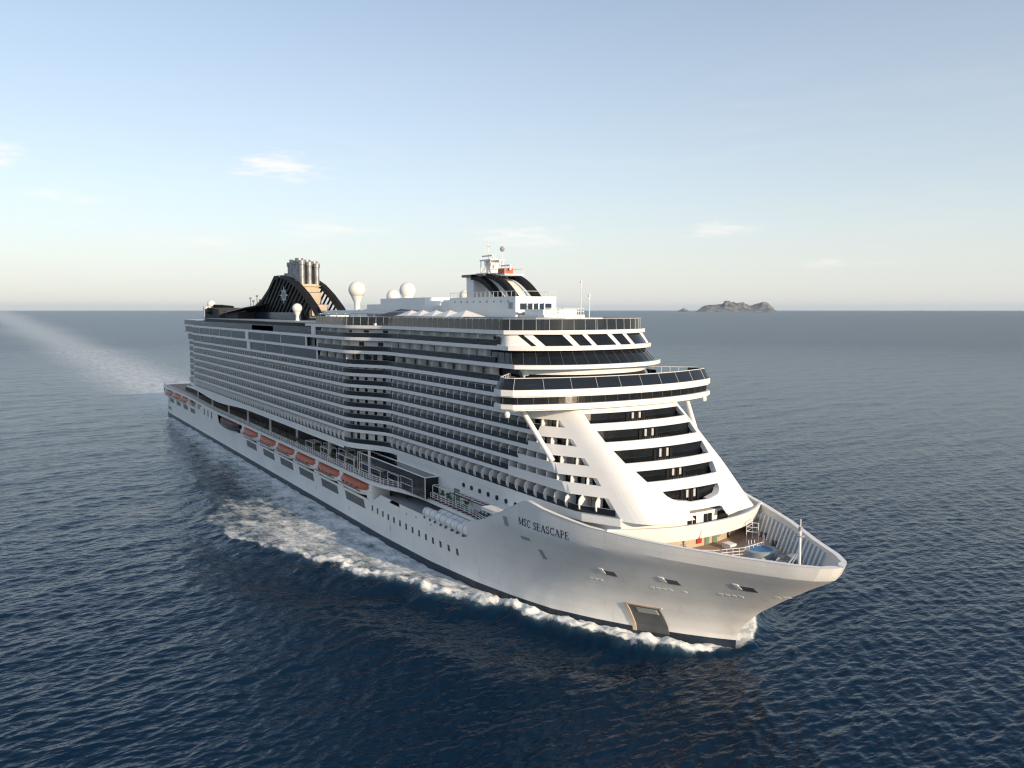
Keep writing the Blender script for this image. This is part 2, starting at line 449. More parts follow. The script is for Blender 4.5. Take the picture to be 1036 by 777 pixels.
def sea_material():
    m = bpy.data.materials.new('sea_water'); m.use_nodes = True
    t = m.node_tree; N = t.nodes.new; K = t.links.new
    b = t.nodes['Principled BSDF']; mo = t.nodes['Material Output']
    b.inputs['Base Color'].default_value = (0.0026, 0.018, 0.046, 1)
    b.inputs['Roughness'].default_value = 0.12
    b.inputs['IOR'].default_value = 1.333
    b.inputs['Specular IOR Level'].default_value = 0.28
    b.inputs['Specular Tint'].default_value = (0.38, 0.68, 1.0, 1)
    tc = N('ShaderNodeTexCoord')
    # ripples, stretched along the crests
    mp = N('ShaderNodeMapping'); mp.inputs['Rotation'].default_value = (0, 0, R(-18)); mp.inputs['Scale'].default_value = (1.0, 0.5, 1.0)
    K(tc.outputs['Object'], mp.inputs['Vector'])
    def noi(scale, det, rough=0.6, vec=mp):
        n = N('ShaderNodeTexNoise'); n.inputs['Scale'].default_value = scale; n.inputs['Detail'].default_value = det
        n.inputs['Roughness'].default_value = rough
        K(vec.outputs[0], n.inputs['Vector']); return n
    n1 = noi(0.42, 2.5, 0.5); n1.noise_type = 'RIDGED_MULTIFRACTAL'
    n2 = noi(1.5, 1.5, 0.5)
    b1 = N('ShaderNodeBump'); b1.inputs['Strength'].default_value = 0.8; b1.inputs['Distance'].default_value = 0.26
    K(n1.outputs['Fac'], b1.inputs['Height'])
    b2 = N('ShaderNodeBump'); b2.inputs['Strength'].default_value = 0.8; b2.inputs['Distance'].default_value = 0.22
    K(n2.outputs['Fac'], b2.inputs['Height']); K(b1.outputs['Normal'], b2.inputs['Normal'])
    K(b2.outputs['Normal'], b.inputs['Normal'])
    ua = N('ShaderNodeAttribute'); ua.attribute_name = 'unresolved'
    rr = N('ShaderNodeMapRange'); rr.inputs['To Min'].default_value = 0.09; rr.inputs['To Max'].default_value = 0.29
    K(ua.outputs['Fac'], rr.inputs['Value']); K(rr.outputs['Result'], b.inputs['Roughness'])
    # foam
    fa = N('ShaderNodeAttribute'); fa.attribute_name = 'foam'
    f1 = noi(0.22, 8, 0.72, tc_wrap(t, tc)); f2 = noi(1.1, 6, 0.7, tc_wrap(t, tc))
    mp2 = N('ShaderNodeMapping'); mp2.inputs['Scale'].default_value = (0.05, 0.22, 0.2)
    K(tc.outputs['Object'], mp2.inputs['Vector'])
    f3 = noi(1.0, 5, 0.65, mp2)
    def math_(op, a, bb, clamp=False):
        q = N('ShaderNodeMath'); q.operation = op; q.use_clamp = clamp
        for i, v in enumerate((a, bb)):
            if isinstance(v, (int, float)): q.inputs[i].default_value = v
            else: K(v, q.inputs[i])
        return q.outputs[0]
    s = math_('ADD', math_('MULTIPLY', f1.outputs['Fac'], 0.5), math_('ADD', math_('MULTIPLY', f2.outputs['Fac'], 0.28), math_('MULTIPLY', f3.outputs['Fac'], 0.28)))
    # threshold falls as the foam amount grows
    thr = math_('SUBTRACT', 0.84, math_('MULTIPLY', fa.outputs['Fac'], 0.50))
    fr = math_('MULTIPLY', math_('SUBTRACT', s, thr), 6.0, True)
    has = math_('MULTIPLY', fa.outputs['Fac'], 6.0, True)
    ta = N('ShaderNodeAttribute'); ta.attribute_name = 'trail'
    tf = math_('MULTIPLY', ta.outputs['Fac'], math_('SUBTRACT', math_('MULTIPLY', math_('ADD', f3.outputs['Fac'], f1.outputs['Fac']), 1.5), 0.85), True)
    fac = math_('MAXIMUM', math_('MULTIPLY', fr, has), math_('MULTIPLY', tf, 0.95))
    # aerated water under the foam: paler blue-green
    aer = N('ShaderNodeMix'); aer.data_type = 'RGBA'
    aer.inputs['A'].default_value = (0.0026, 0.0155, 0.037, 1); aer.inputs['B'].default_value = (0.19, 0.32, 0.39, 1)
    K(math_('MULTIPLY', math_('POWER', fa.outputs['Fac'], 3.0), math_('ADD', 0.25, math_('MULTIPLY', f1.outputs['Fac'], 0.9)), True), aer.inputs['Factor'])
    K(aer.outputs['Result'], b.inputs['Base Color'])
    d = N('ShaderNodeBsdfPrincipled'); d.inputs['Base Color'].default_value = (0.78, 0.80, 0.80, 1); d.inputs['Roughness'].default_value = 0.85
    fb = N('ShaderNodeBump'); fb.inputs['Strength'].default_value = 0.9; fb.inputs['Distance'].default_value = 0.5
    K(s, fb.inputs['Height']); K(fb.outputs['Normal'], d.inputs['Normal'])
    mx = N('ShaderNodeMixShader')
    K(fac, mx.inputs[0]); K(b.outputs[0], mx.inputs[1]); K(d.outputs[0], mx.inputs[2])
    K(mx.outputs[0], mo.inputs['Surface'])
    return m
def tc_wrap(t, tc):
    class _W: outputs = [tc.outputs['Object']]
    return _W
me.materials.append(sea_material())

# ------------------------------------------------------------------ islands far off
def island(name, px_dir, dist, width, depth, height, seed, label, prof):
    d = Vector(px_dir).normalized(); base = Vector((co.location.x, co.location.y, 0)) + d*dist
    ex = Vector((-d.y, d.x, 0)) * -1.0   # to the right of the view
    n, m_ = 110, 40
    mb = MB(); rows = []
    for i in range(m_+1):
        v = i/m_*2-1; row = []
        for j in range(n+1):
            u = j/n*2-1
            h = interp(u, prof) * height * max(0.0, 1-abs(v)**1.6)
            nn = mnoise.fractal(Vector((u*5+seed, v*3, seed)), 0.9, 2.1, 6)
            rg = 1-abs(mnoise.noise(Vector((u*9+seed*3, v*4.5, 1.7))))*1.6
            h = h*(0.88 + 0.16*nn + 0.11*rg) - (3.0 if interp(u, prof) <= 0.001 or abs(v) > 0.98 else 0)
            p = base + ex*u*width/2 + d*v*depth/2
            row.append((p.x, p.y, h))
        rows.append(row)
    mb.grid(rows)
    m = bpy.data.materials.new(name + '_rock'); m.use_nodes = True
    t = m.node_tree; b = t.nodes['Principled BSDF']; b.inputs['Roughness'].default_value = 0.9
    tcx = t.nodes.new('ShaderNodeTexCoord')
    nz = t.nodes.new('ShaderNodeTexNoise'); nz.inputs['Scale'].default_value = 0.008; nz.inputs['Detail'].default_value = 8; nz.inputs['Roughness'].default_value = 0.7
    rr = t.nodes.new('ShaderNodeValToRGB')
    q = rr.color_ramp.elements
    q[0].position = 0.40; q[0].color = (0.10, 0.115, 0.11, 1); q[1].position = 0.62; q[1].color = (0.31, 0.30, 0.285, 1)
    t.links.new(tcx.outputs['Object'], nz.inputs['Vector']); t.links.new(nz.outputs['Fac'], rr.inputs['Fac']); t.links.new(rr.outputs['Color'], b.inputs['Base Color'])
    o = mb.build(name, m, smooth=60)
    tag(o, label, 'island', kind='structure')
    return o
FW = Vector((-0.83978523, 0.53528601, 0)).normalized(); RT = Vector((FW.y, -FW.x, 0))
def pxdir(px): return FW*0.9959 + RT*((px-518)/823.3)
island('rocky_island', pxdir(742), 20000, 1900, 1500, 275, 3.1, 'long rocky island with three humps on the horizon',
       [(-1, 0), (-0.95, 0.03), (-0.8, 0.45), (-0.72, 0.62), (-0.5, 0.62), (-0.33, 0.72), (-0.25, 0.98), (-0.12, 0.95), (0.05, 0.78), (0.22, 0.80), (0.36, 0.55), (0.48, 0.62), (0.62, 0.86), (0.75, 0.80), (0.88, 0.42), (0.97, 0.08), (1, 0)])
island('rocky_islet', pxdir(689.5), 20500, 300, 260, 95, 8.4, 'small low islet left of the larger island',
       [(-1, 0), (-0.6, 0.35), (-0.1, 0.8), (0.1, 1), (0.5, 0.75), (0.8, 0.5), (1, 0)])
# ------------------------------------------------------------------ the air over the sea
hz = bpy.data.meshes.new('haze')
bmh = bmesh.new(); bmesh.ops.create_cube(bmh, size=1.0); bmh.to_mesh(hz); bmh.free()
ho = bpy.data.objects.new('haze', hz); C.objects.link(ho)
HX = 64000.0
ho.scale = (2*HX, 2*HX, 360.0); ho.location = (300, 0, 180.0 - 6.0)
hm_ = bpy.data.materials.new('haze_air'); hm_.use_nodes = True
ht = hm_.node_tree; ht.nodes.clear()
ho_ = ht.nodes.new('ShaderNodeOutputMaterial'); hv = ht.nodes.new('ShaderNodeVolumePrincipled')
hv.inputs['Color'].default_value = (0.70, 0.86, 1.0, 1); hv.inputs['Density'].default_value = HAZE; hv.inputs['Anisotropy'].default_value = 0.2
ht.links.new(hv.outputs['Volume'], ho_.inputs['Volume'])
hz.materials.append(hm_)
tag(ho, 'pale sea haze in the air', 'haze', kind='stuff')
#==SHIP==
# ------------------------------------------------------------------ the ship
ship = empty('cruise_ship')
tag(ship, 'huge white cruise ship with rows of balconies sailing towards the right', 'cruise ship')

G0 = [(0, 0), (2.5, 2.2), (6, 4.9), (12, 8.9), (17.5, 11.9), (24, 14.8), (31, 16.6), (41, 18.4), (56, 19.9), (75, 20.5), (400, 20.5)]
G1 = [(0, 0), (0.4, 1.2), (1.3, 2.5), (3.5, 4.3), (6.5, 6.0), (11.5, 8.9), (17.5, 12.3), (23.5, 15.0), (29.5, 17.2), (38, 19.2), (48, 20.3), (60, 20.5), (400, 20.5)]
STEM = [(-4, 321), (-1, 322.6), (0, 322.9), (1.9, 323.0), (3.9, 324.2), (6.7, 327), (9.5, 330.9), (12.0, 334.6), (14.0, 337.8), (14.6, 338.7), (16.4, 339.5), (20, 340.2)]
KN = 14.1
def stem(z): return interp(z, STEM)
def hb(x, z):
    u = stem(z) - x
    if u <= 0: return 0.0
    s = min(max(z/KN, 0), 1) ** 1.5
    return interp(u, G0)*(1-s) + interp(u, G1)*s
ZTOP = [(-5, 9.6), (76, 9.6), (78.5, 11.3), (102, 11.3), (104, 8.0), (136, 8.0), (137, 7.6), (241.5, 7.6), (246, 9.8), (283.0, 9.8), (285, 11.2), (292.9, 16.2), (297.4, 18.7), (299, 19.0), (303, 18.2), (310, 17.3), (318, 16.8), (330, 16.3), (341, 16.3)]
def ztop(x): return interp(x, ZTOP)

ucols = [0, .15, .4, .8, 1.3, 2, 2.8, 3.6, 4.6, 5.6, 6.8, 8, 9.5, 11, 13, 15, 17, 19, 21.5, 24, 26.5, 29, 32, 35, 37.5, 39, 40.6, 42, 44, 46.6, 50, 54.5, 56.5, 58, 62, 66, 72, 80]
xaft = [255, 246, 241.5, 230, 215, 200, 180, 160, 137, 136, 120, 104, 102, 90, 78.5, 76, 60, 45, 30, 15, 5, 2, 0]
def hull_side(sgn):
    rows = []
    zf = [-2.5, 0, 0.7, 1.4]
    nt_ = 22
    cols = []
    for u in ucols:
        xt = 339.5 - u; zt = ztop(xt)
        zk = min(KN, 1.4 + (zt-1.4)*0.75)
        zl = zf + [1.4 + (zk-1.4)*k/16 for k in range(1, 17)] + [zk + (zt-zk)*k/6 for k in range(1, 7)]
        cols.append([(stem(z)-u, sgn*hb(stem(z)-u, z), z) for z in zl])
    for x in xaft:
        zt = ztop(x); zk = min(KN, 1.4 + (zt-1.4)*0.75); zl = zf + [1.4 + (zk-1.4)*k/16 for k in range(1, 17)] + [zk + (zt-zk)*k/6 for k in range(1, 7)]
        xs0 = [x + 0*(z) for z in zl]
        cols.append([(xx, sgn*(hb(xx, z) - (0.0 if x > 6 else (6-x)*0.12)), z) for xx, z in zip(xs0, zl)])
    return cols
hm = MB()
for sgn in (-1, 1):
    cols = hull_side(sgn)
    b = len(hm.v); n = len(cols[0])
    for c in cols: hm.v += c
    for i in range(len(cols)-1):
        for j in range(n-1):
            f = (b+i*n+j, b+(i+1)*n+j, b+(i+1)*n+j+1, b+i*n+j+1)
            hm.f.append(f if sgn < 0 else tuple(reversed(f))); hm.mi.append(1 if j < 3 else 0)
# transom
c0 = hull_side(-1)[-1]; c1 = hull_side(1)[-1]
hm.grid([c0, c1], 0)
hull = hm.build('hull', [M['hull'], M['boot']], ship, smooth=13)

def on_hull(x, z, off=0.03, sgn=-1):
    """point on the hull skin pushed off along the local normal"""
    p = Vector((x, sgn*hb(x, z), z))
    dx = Vector((1.0, sgn*(hb(x+.5, z)-hb(x-.5, z)), 0)); dz = Vector((0, sgn*(hb(x, z+.3)-hb(x, z-.3))/0.6, 1.0))
    nrm = dx.cross(dz) if sgn < 0 else dz.cross(dx)
    nrm.normalize()
    return p + nrm*off
def hull_patch(mb, x0, x1, z0, z1, off=0.03, shear=0.0, mi=0, sgn=-1, nx=4, nz=3, tap=0.0):
    rows = []
    for i in range(nx+1):
        a = i/nx
        rows.append([on_hull(x0+(x1-x0)*a*(1) + (x1-x0)*tap*(0.5-a)*(1-k/nz) + shear*(z0+(z1-z0)*k/nz - z0), z0+(z1-z0)*k/nz, off, sgn) for k in range(nz+1)])
    mb.grid(rows, mi)
    # rim so that the patch has a thickness
    ring = rows[0] + [r[-1] for r in rows[1:]] + list(reversed(rows[-1]))[1:] + [r[0] for r in reversed(rows[1:-1])]
    inner = [Vector(p) - (Vector(p) - Vector(p)) for p in ring]
    c = Vector((0, sgn*off*1.5, 0))
    mb.grid([ring + [ring[0]], [q - c for q in ring] + [ring[0] - c]], mi)

# portholes along the forward hull
for k in range(14):
    x = 241.5 + k*2.72; z = 6.15 - 0.05*k*0.9
    m = MB(); hull_patch(m, x-0.32, x+0.32, z-0.62, z+0.55, 0.04, nx=2, nz=3)
    m.build('porthole', M['glass'], hull)
# small freeing ports
for x, z, w, h in ((250.5, 3.4, .2, .9), (228, 3.0, .2, .8), (206, 3.6, .2, .8), (268, 8.4, .5, .35), (262, 8.5, .5, .35), (258, 8.3, .5, .35)):
    m = MB(); hull_patch(m, x, x+w, z, z+h, 0.03, nx=1, nz=1); m.build('scupper', M['grey'], hull)
# fairleads on the forward hull
for x0, x1, z0, z1 in ((293.4, 294.4, 14.1, 15.6), (296.9, 298.9, 12.7, 13.2), (300.2, 301.0, 10.1, 11.6)):
    m = MB(); hull_patch(m, x0, x1, z0, z1, 0.04, nx=2, nz=2, shear=-0.25); m.build('fairlead', M['grey'], hull)
# three framed openings under the bow with white lips, and the anchor pocket
for x0, z0 in ((310.8, 9.9), (319.2, 10.3), (328.3, 11.1)):
  for sgn in (-1, 1):
    m = MB(); hull_patch(m, x0, x0+1.6, z0, z0+0.75, 0.05, shear=-0.2, mi=0, sgn=sgn)
    op = m.build('mooring_port', M['greydk'], hull)
    m = MB(); hull_patch(m, x0-0.55, x0-0.02, z0+0.25, z0+1.0, 0.10, shear=-0.2, nx=1, nz=1, sgn=sgn)
    m.build('lip', M['white'], hull)
for x0, z0, n in ((307.6, 8.5, 3), (316.3, 8.9, 4), (324.8, 9.6, 4), (331.0, 10.3, 2), (320.3, 9.0, 1)):
    for k in range(n):
        m = MB(); hull_patch(m, x0+k*0.75, x0+k*0.75+0.45, z0+k*0.02, z0+k*0.02+0.28, 0.04, nx=1, nz=1)
        m.build('vent_cover', M['white'], hull)
m = MB(); hull_patch(m, 311.6, 315.6, 0.9, 5.2, 0.10, shear=-0.06, nx=5, nz=4)
ap = m.build('anchor_pocket', M['greydk'], hull)
m = MB(); hull_patch(m, 312.5, 315.0, 4.1, 4.95, 0.2, shear=-0.06, nx=3, nz=2); m.build('anchor', M['grey'], hull)
m = MB(); hull_patch(m, 311.2, 311.6, 0.9, 5.3, 0.22, shear=-0.06, nx=1, nz=4); hull_patch(m, 311.2, 315.8, 5.2, 5.42, 0.2, shear=-0.06, nx=4, nz=1); m.build('rim', M['tan'], hull)
# dark panels on the hull skin, colour standing for shaded openings below the lifeboats
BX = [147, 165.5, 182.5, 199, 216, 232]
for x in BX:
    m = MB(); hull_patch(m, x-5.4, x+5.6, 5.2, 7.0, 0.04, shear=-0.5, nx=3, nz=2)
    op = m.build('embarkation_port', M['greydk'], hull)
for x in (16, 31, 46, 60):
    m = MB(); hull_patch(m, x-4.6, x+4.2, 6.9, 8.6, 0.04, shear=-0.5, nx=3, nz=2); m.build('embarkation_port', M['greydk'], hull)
for x in (80, 86, 92):
    m = MB(); hull_patch(m, x, x+1.6, 8.4, 10.8, 0.04, nx=2, nz=2); m.build('window', M['glass'], hull)
# teal emblem near the stern
m = MB(); 
for k in range(8):
    a = k*math.pi/4; r = 1.9 if k % 2 == 0 else 1.2
    p = [(9+math.cos(a)*r, 6.6+math.sin(a)*r), (9+math.cos(a+.32)*.55, 6.6+math.sin(a+.32)*.55), (9+math.cos(a-.32)*.55, 6.6+math.sin(a-.32)*.55)]
    m.face([on_hull(q[0], q[1], 0.05) for q in (p[0], p[1], p[2])])
hull_patch(m, 5.5, 13, 3.2, 4.5, 0.05)
m.build('emblem', M['teal'], hull)

# --- ship name in serif capitals on the bow
def stroke(pts, w): return (pts, w)
TH, TN = 0.17, 0.07
GL = {
 'M': (1.05, [([(.12, 0), (.12, 1)], TN), ([(.93, 0), (.93, 1)], TH), ([(.12, 1), (.5, .05)], TH), ([(.5, .05), (.93, 1)], TN), ([(0, 0), (.25, 0)], .05), ([(.78, 0), (1.05, 0)], .05), ([(0, 1), (.2, 1)], .05), ([(.88, 1), (1.05, 1)], .05)]),
 'S': (.62, [([(.54, .80), (.47, .93), (.30, .99), (.13, .92), (.08, .76), (.16, .62), (.42, .45), (.54, .30), (.50, .12), (.33, .01), (.15, .05), (.06, .22)], .12), ([(.54, .78), (.54, 1)], .05), ([(.06, 0), (.06, .24)], .05)]),
 'C': (.80, [([(.72, .78), (.62, .93), (.45, .99), (.24, .90), (.11, .70), (.09, .48), (.14, .24), (.30, .06), (.48, .01), (.64, .07), (.74, .22)], .12), ([(.73, .76), (.73, 1)], .05)]),
 'E': (.70, [([(.17, 0), (.17, 1)], TH), ([(.02, 1), (.62, 1)], .06), ([(.02, 0), (.66, 0)], .06), ([(.17, .52), (.5, .52)], .06), ([(.62, 1), (.62, .78)], .05), ([(.66, 0), (.66, .25)], .05), ([(.5, .40), (.5, .64)], .05)]),
 'A': (.88, [([(.12, 0), (.42, 1)], TN), ([(.42, 1), (.76, 0)], TH), ([(.22, .34), (.62, .34)], .06), ([(0, 0), (.26, 0)], .05), ([(.6, 0), (.9, 0)], .05)]),
 'P': (.70, [([(.17, 0), (.17, 1)], TH), ([(.02, 1), (.40, 1), (.58, .92), (.62, .74), (.56, .56), (.40, .48), (.17, .48)], .09), ([(.02, 0), (.34, 0)], .05)]),
}
nm = MB(); cur = 0.0; HT = 1.12; WS = 0.93
def name_pt(u, v):
    return on_hull(296.9 + u*1.0 + v*0.06, 15.1 - 0.035*u + v, 0.05)
for ch in 'MSC SEASCAPE':
    if ch == ' ': cur += 0.48*HT; continue
    wd, st = GL[ch]
    for pts, w in st:
        for a, b_ in zip(pts[:-1], pts[1:]):
            dx, dy = b_[0]-a[0], b_[1]-a[1]; l = math.hypot(dx, dy) or 1; px_, py_ = -dy/l*w/2, dx/l*w/2
            nm.face([name_pt(cur+(q[0])*HT*WS, q[1]*HT) for q in ((a[0]+px_, a[1]+py_), (b_[0]+px_, b_[1]+py_), (b_[0]-px_, b_[1]-py_), (a[0]-px_, a[1]-py_))])
    cur += (wd + 0.10)*HT*WS
nm.build('ship_name', M['navy'], hull)

# --- bulwark: inner skin, cap rail and stiffeners
FD = 12.9
def blw(inset, zf_, x0=286.0):
    pts = []
    for u in [v for v in ucols if 339.5 - v >= x0]:
        x = 339.5 - u; z = zf_(x); st_ = stem(max(z, KN))
        X_ = st_ - u if u > 0 else st_
        pts.append((X_ - (inset if u < 1 else inset*0.4), max(hb(X_, max(z, KN)) - inset, 0), z))
    return pts
bm_ = MB()
for sgn in (-1, 1):
    o_ = [(x, sgn*y, z) for x, y, z in blw(0.0, ztop)]
    o2 = [(x, sgn*y, z+0.12) for x, y, z in blw(-0.06, ztop)]
    i2 = [(x, sgn*y, z+0.12) for x, y, z in blw(0.62, ztop)]
    i_ = [(x, sgn*y, z-0.05) for x, y, z in blw(0.55, ztop)]
    ib = []
    for a in i_:
        zb_ = FD if a[0] > 303 else min(15.6, a[2]-0.6)
        xb_ = min(a[0], stem(zb_) - 0.9)
        ib.append((xb_, sgn*max(min(hb(xb_, zb_) - 0.55, abs(a[1])), 0), zb_))
    bm_.grid([o_, o2, i2, i_], 0); bm_.grid([i_, ib], 1)
bulw = bm_.build('bulwark', [M['white'], M['midgrey']], ship, smooth=40)
for sgn in (-1, 1):
    for x in np.arange(304.5, 334.0, 1.15):
        y0_ = hb(x, FD) - 0.5; y1_ = hb(x, 15.6) - 0.62
        if y0_ < 1.2: continue
        pr_ = [(y0_, FD), (y0_-0.55, FD), (y1_-0.5, 16.0), (y1_, 16.0)]
        m = MB(); a = [(x-.09, sgn*y, z) for y, z in pr_]; b_ = [(x+.09, sgn*y, z) for y, z in pr_]
        m.face(a); m.face(list(reversed(b_))); m.grid([a + [a[0]], b_ + [b_[0]]])
        m.build('stiffener', M['offwhite'], bulw)

# --- decks inside the hull line
def deck_poly(x0, x1, z, inset):
    xs = [x for x in np.linspace(x0, x1, 40)]
    st_ = [(x, -max(hb(x, z)-inset, 0)) for x in xs]
    return st_ + [(x, -y) for x, y in reversed(st_)]
m = MB(); m.prism(deck_poly(303, stem(FD)-0.7, FD-0.1, 0.45), FD-0.2, FD); m.build('foredeck', M['foredeck'], ship)
for sgn in (-1, 1):
    m = MB()
    xs = np.linspace(286, 315, 20)
    outer = [(x, sgn*(hb(x, 16)-0.5)) for x in xs]; inner = [(x, sgn*14.2) for x in xs if True]
    m.prism(outer + list(reversed(inner)), 15.0, 15.6)
    m.build('side_deck', M['white'], ship)
m = MB(); m.prism(deck_poly(-11, 250, 9, 3.2), 7.0, 7.4); m.build('boat_deck', M['grey'], ship)
m = MB(); m.prism(deck_poly(246, 289, 9, 0.35), 9.0, 9.3); m.build('raft_deck', M['grey'], ship)
# wall behind the boats, the recess's shade put into its dark colour
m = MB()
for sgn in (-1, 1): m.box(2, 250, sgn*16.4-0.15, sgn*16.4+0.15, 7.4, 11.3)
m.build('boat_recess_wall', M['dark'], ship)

# --- promenade deck with its white edge
PR = [(-11, -14), (-10.5, -18.0), (-9, -19.6), (-6, -20.4), (2, -20.7), (240, -20.7), (246, -20.0), (252, -18.2), (258, -17.4), (278, -17.4), (284, -18.3), (289, -19.0)]
def zpr(x): return 12.7 if x < 60 else (12.7 - (x-60)/40*0.9 if x < 100 else 11.8)
m = MB(); pr = resample(PR, 3.0) + [PR[-1]]
for sgn in (-1, 1):
    o1 = [(x, sgn*-y, zpr(x)-0.75) for x, y in pr]; o2 = [(x, sgn*-y, zpr(x)) for x, y in pr]
    i2 = [(x, 0, zpr(x)) for x, y in pr]; i1 = [(x, 0, zpr(x)-0.75) for x, y in pr]
    m.grid([o1, o2], 0); m.grid([[(x, y - sgn*0, z) for x, y, z in o2], [(x, (abs(y)-0.5)*sgn, z) for x, y, z in o2]], 0)
    m.grid([[(x, (abs(y)-0.5)*sgn, z-0.004) for x, y, z in o2], i2], 1); m.grid([o1, i1], 0)
m.build('promenade_deck', [M['white'], M['deck']], ship)
m = MB()
for sgn in (-1, 1):
    path = [(x, sgn*-(y+0.25)) for x, y in pr]
    dense = resample(path, 1.5)
    for x, y in dense: m.bar((x, y, zpr(x)), (x, y, zpr(x)+1.25), 0.055, 4)
    for hz in (0.5, 0.9, 1.27):
        for a, b_ in zip(path[:-1], path[1:]): m.bar((a[0], a[1], zpr(a[0])+hz), (b_[0], b_[1], zpr(b_[0])+hz), 0.05, 4)
m.build('promenade_railing', M['white'], ship)
# stern quarter
m = MB()
for sgn in (-1, 1): m.box(-10, 0, sgn*19-0.6, sgn*19+0.6, 9.8, 11.9)
m.box(-10.2, -9.7, -19, 19, 9.8, 11.9)
m.build('stern_window_band', M['glass'], ship)
m = MB(); m.prism([(-10.5, -19.4), (2, -20.2), (2, 20.2), (-10.5, 19.4)], 9.0, 9.7); m.build('swim_platform', M['white'], ship)

# ---------------------------------------------------------------- superstructure
LV = [17.8, 21.1, 23.6, 26.1, 28.6, 31.1, 33.6, 35.6, 38.6, 41.5, 44.1]
XF = [(12, 316), (15.0, 316.2), (17.2, 319.0), (18.2, 317.6), (21.2, 314.3), (23.8, 311.5), (26.4, 308.2), (29.2, 304.8), (31.8, 301.4), (33.6, 299.2), (35.6, 298.2), (38.0, 295.6), (41.0, 293.4), (44.2, 291.6), (46.4, 290.0)]
HW = 15.5
def lowd(y):
    # plan of the lower front: nearly flat across, then straight back along the cheeks
    k = max(0.0, y-9.9)
    return 1.2*(y/10)**2 + (k*k*0.42 if k < 2.2 else 2.03 + (k-2.2)*1.85)
def nose_pt(t, z, hw, inset, d, p):
    """t in 0..1 from the side (y=-hw) to the centre"""
    y = -(hw-inset)*(1-t)
    x = interp(z, XF) - inset - (lowd(abs(y)*HW/(hw-inset)) if p > 3 else d*(abs(y)/(hw-inset))**p)
    return (x, y)
def plan(z, inset=0.0, aft=True, tmax=1.0, xa=47.0, step=1.0):
    """starboard half plan, from aft to the centre of the front"""
    hw = HW
    d, p = (lowd(HW), 3.2) if z < 33 else (6.0, 2.6)
    pts = []
    if aft:
        pts += [(xa+inset, -18.6+inset), (63.5, -18.6+inset), (65.0, -20.6+inset), (226, -20.6+inset)]
        for k in range(1, 9):
            s = k/9; w = s*s*(3-2*s)
            pts.append((226 + 15*s, -(20.6-inset) + (20.6-hw)*w))
    pts.append((241, -(hw-inset)))
    xe = interp(z, XF) - inset - d
    # side runs straight to a few metres before the curve, which starts tangentially
    pts.append((xe-9, -(hw-inset)))
    pts.append((xe-4, -(hw-inset)+0.02))
    n = 24
    for k in range(0, n+1):
        t = (k/n)**1.6
        if t > tmax: break
        if k == 0:
            pts.append((xe-0.8, -(hw-inset)+0.08)); continue
        pts.append(nose_pt(t, z, hw, inset, d, p))
    # drop doubles
    o = [pts[0]]
    for q in pts[1:]:
        if math.hypot(q[0]-o[-1][0], q[1]-o[-1][1]) > 0.05: o.append(q)
    return o
def closed(st_): return st_ + [(x, -y) for x, y in reversed(st_) if abs(y) > 0.01]
XA = {7: 45, 8: 40, 9: 36, 10: 207.5}
xend_glass = {0: 318.5, 1: 287.3, 2: 290.3, 3: 293.2, 4: 295.2, 5: 292.0, 6: 290, 7: 292.5}
TROW = 0.2    # how far round the nose the balcony rows run (t)

def cut(path, x0=None, x1=None):
    o = []
    for (a, b_) in zip(path[:-1], path[1:]):
        if x0 is not None and b_[0] <= x0: continue
        if x1 is not None and a[0] >= x1: break
        if x0 is not None and a[0] < x0:
            t = (x0-a[0])/(b_[0]-a[0]); a = (x0, a[1]+(b_[1]-a[1])*t)
        stop = False
        if x1 is not None and b_[0] > x1:
            t = (x1-a[0])/(b_[0]-a[0]); b_ = (x1, a[1]+(b_[1]-a[1])*t); stop = True
        if not o: o.append(a)
        o.append(b_)
        if stop: break
    return o

fas = {0: (17.2, 18.35)}
for i, z in enumerate(LV):
    z0, z1 = fas.get(i, (z-0.34, z+0.34))
    m = MB()
    if i == 10:
        st_ = cut(plan(z, 0.0), x0=207.5)
        m.prism(closed(st_), z0, z1, 0, 1)
    elif i in (6, 7, 5, 4, 3, 2, 1, 0):
        st_ = plan(z, 0.0, tmax=0.62 if i < 6 else 1.0, xa=XA.get(i, 47))
        # below the bridge the nose shell covers the front: stop the slab short of it
        if i < 6: 
            st_ = [q for q in plan(z, 0.0, tmax=TROW)]; st2 = plan(z-0.3, 0.5, tmax=TROW)
            if i: st_ = cut(st_, x1=xend_glass[i]) + cut(st2, x0=xend_glass[i])
            st_ += [(interp(z, XF)-9.0, -7.0)]
        m.prism(closed(st_), z0, z1, 0, 1)
    else:
        m.prism(closed(plan(z, -0.35 if i == 8 else -0.1, xa=XA.get(i, 47))), z0, z1, 0, 1)
    m.build('deck_slab', [M['white'], M['bluedeck']], ship)
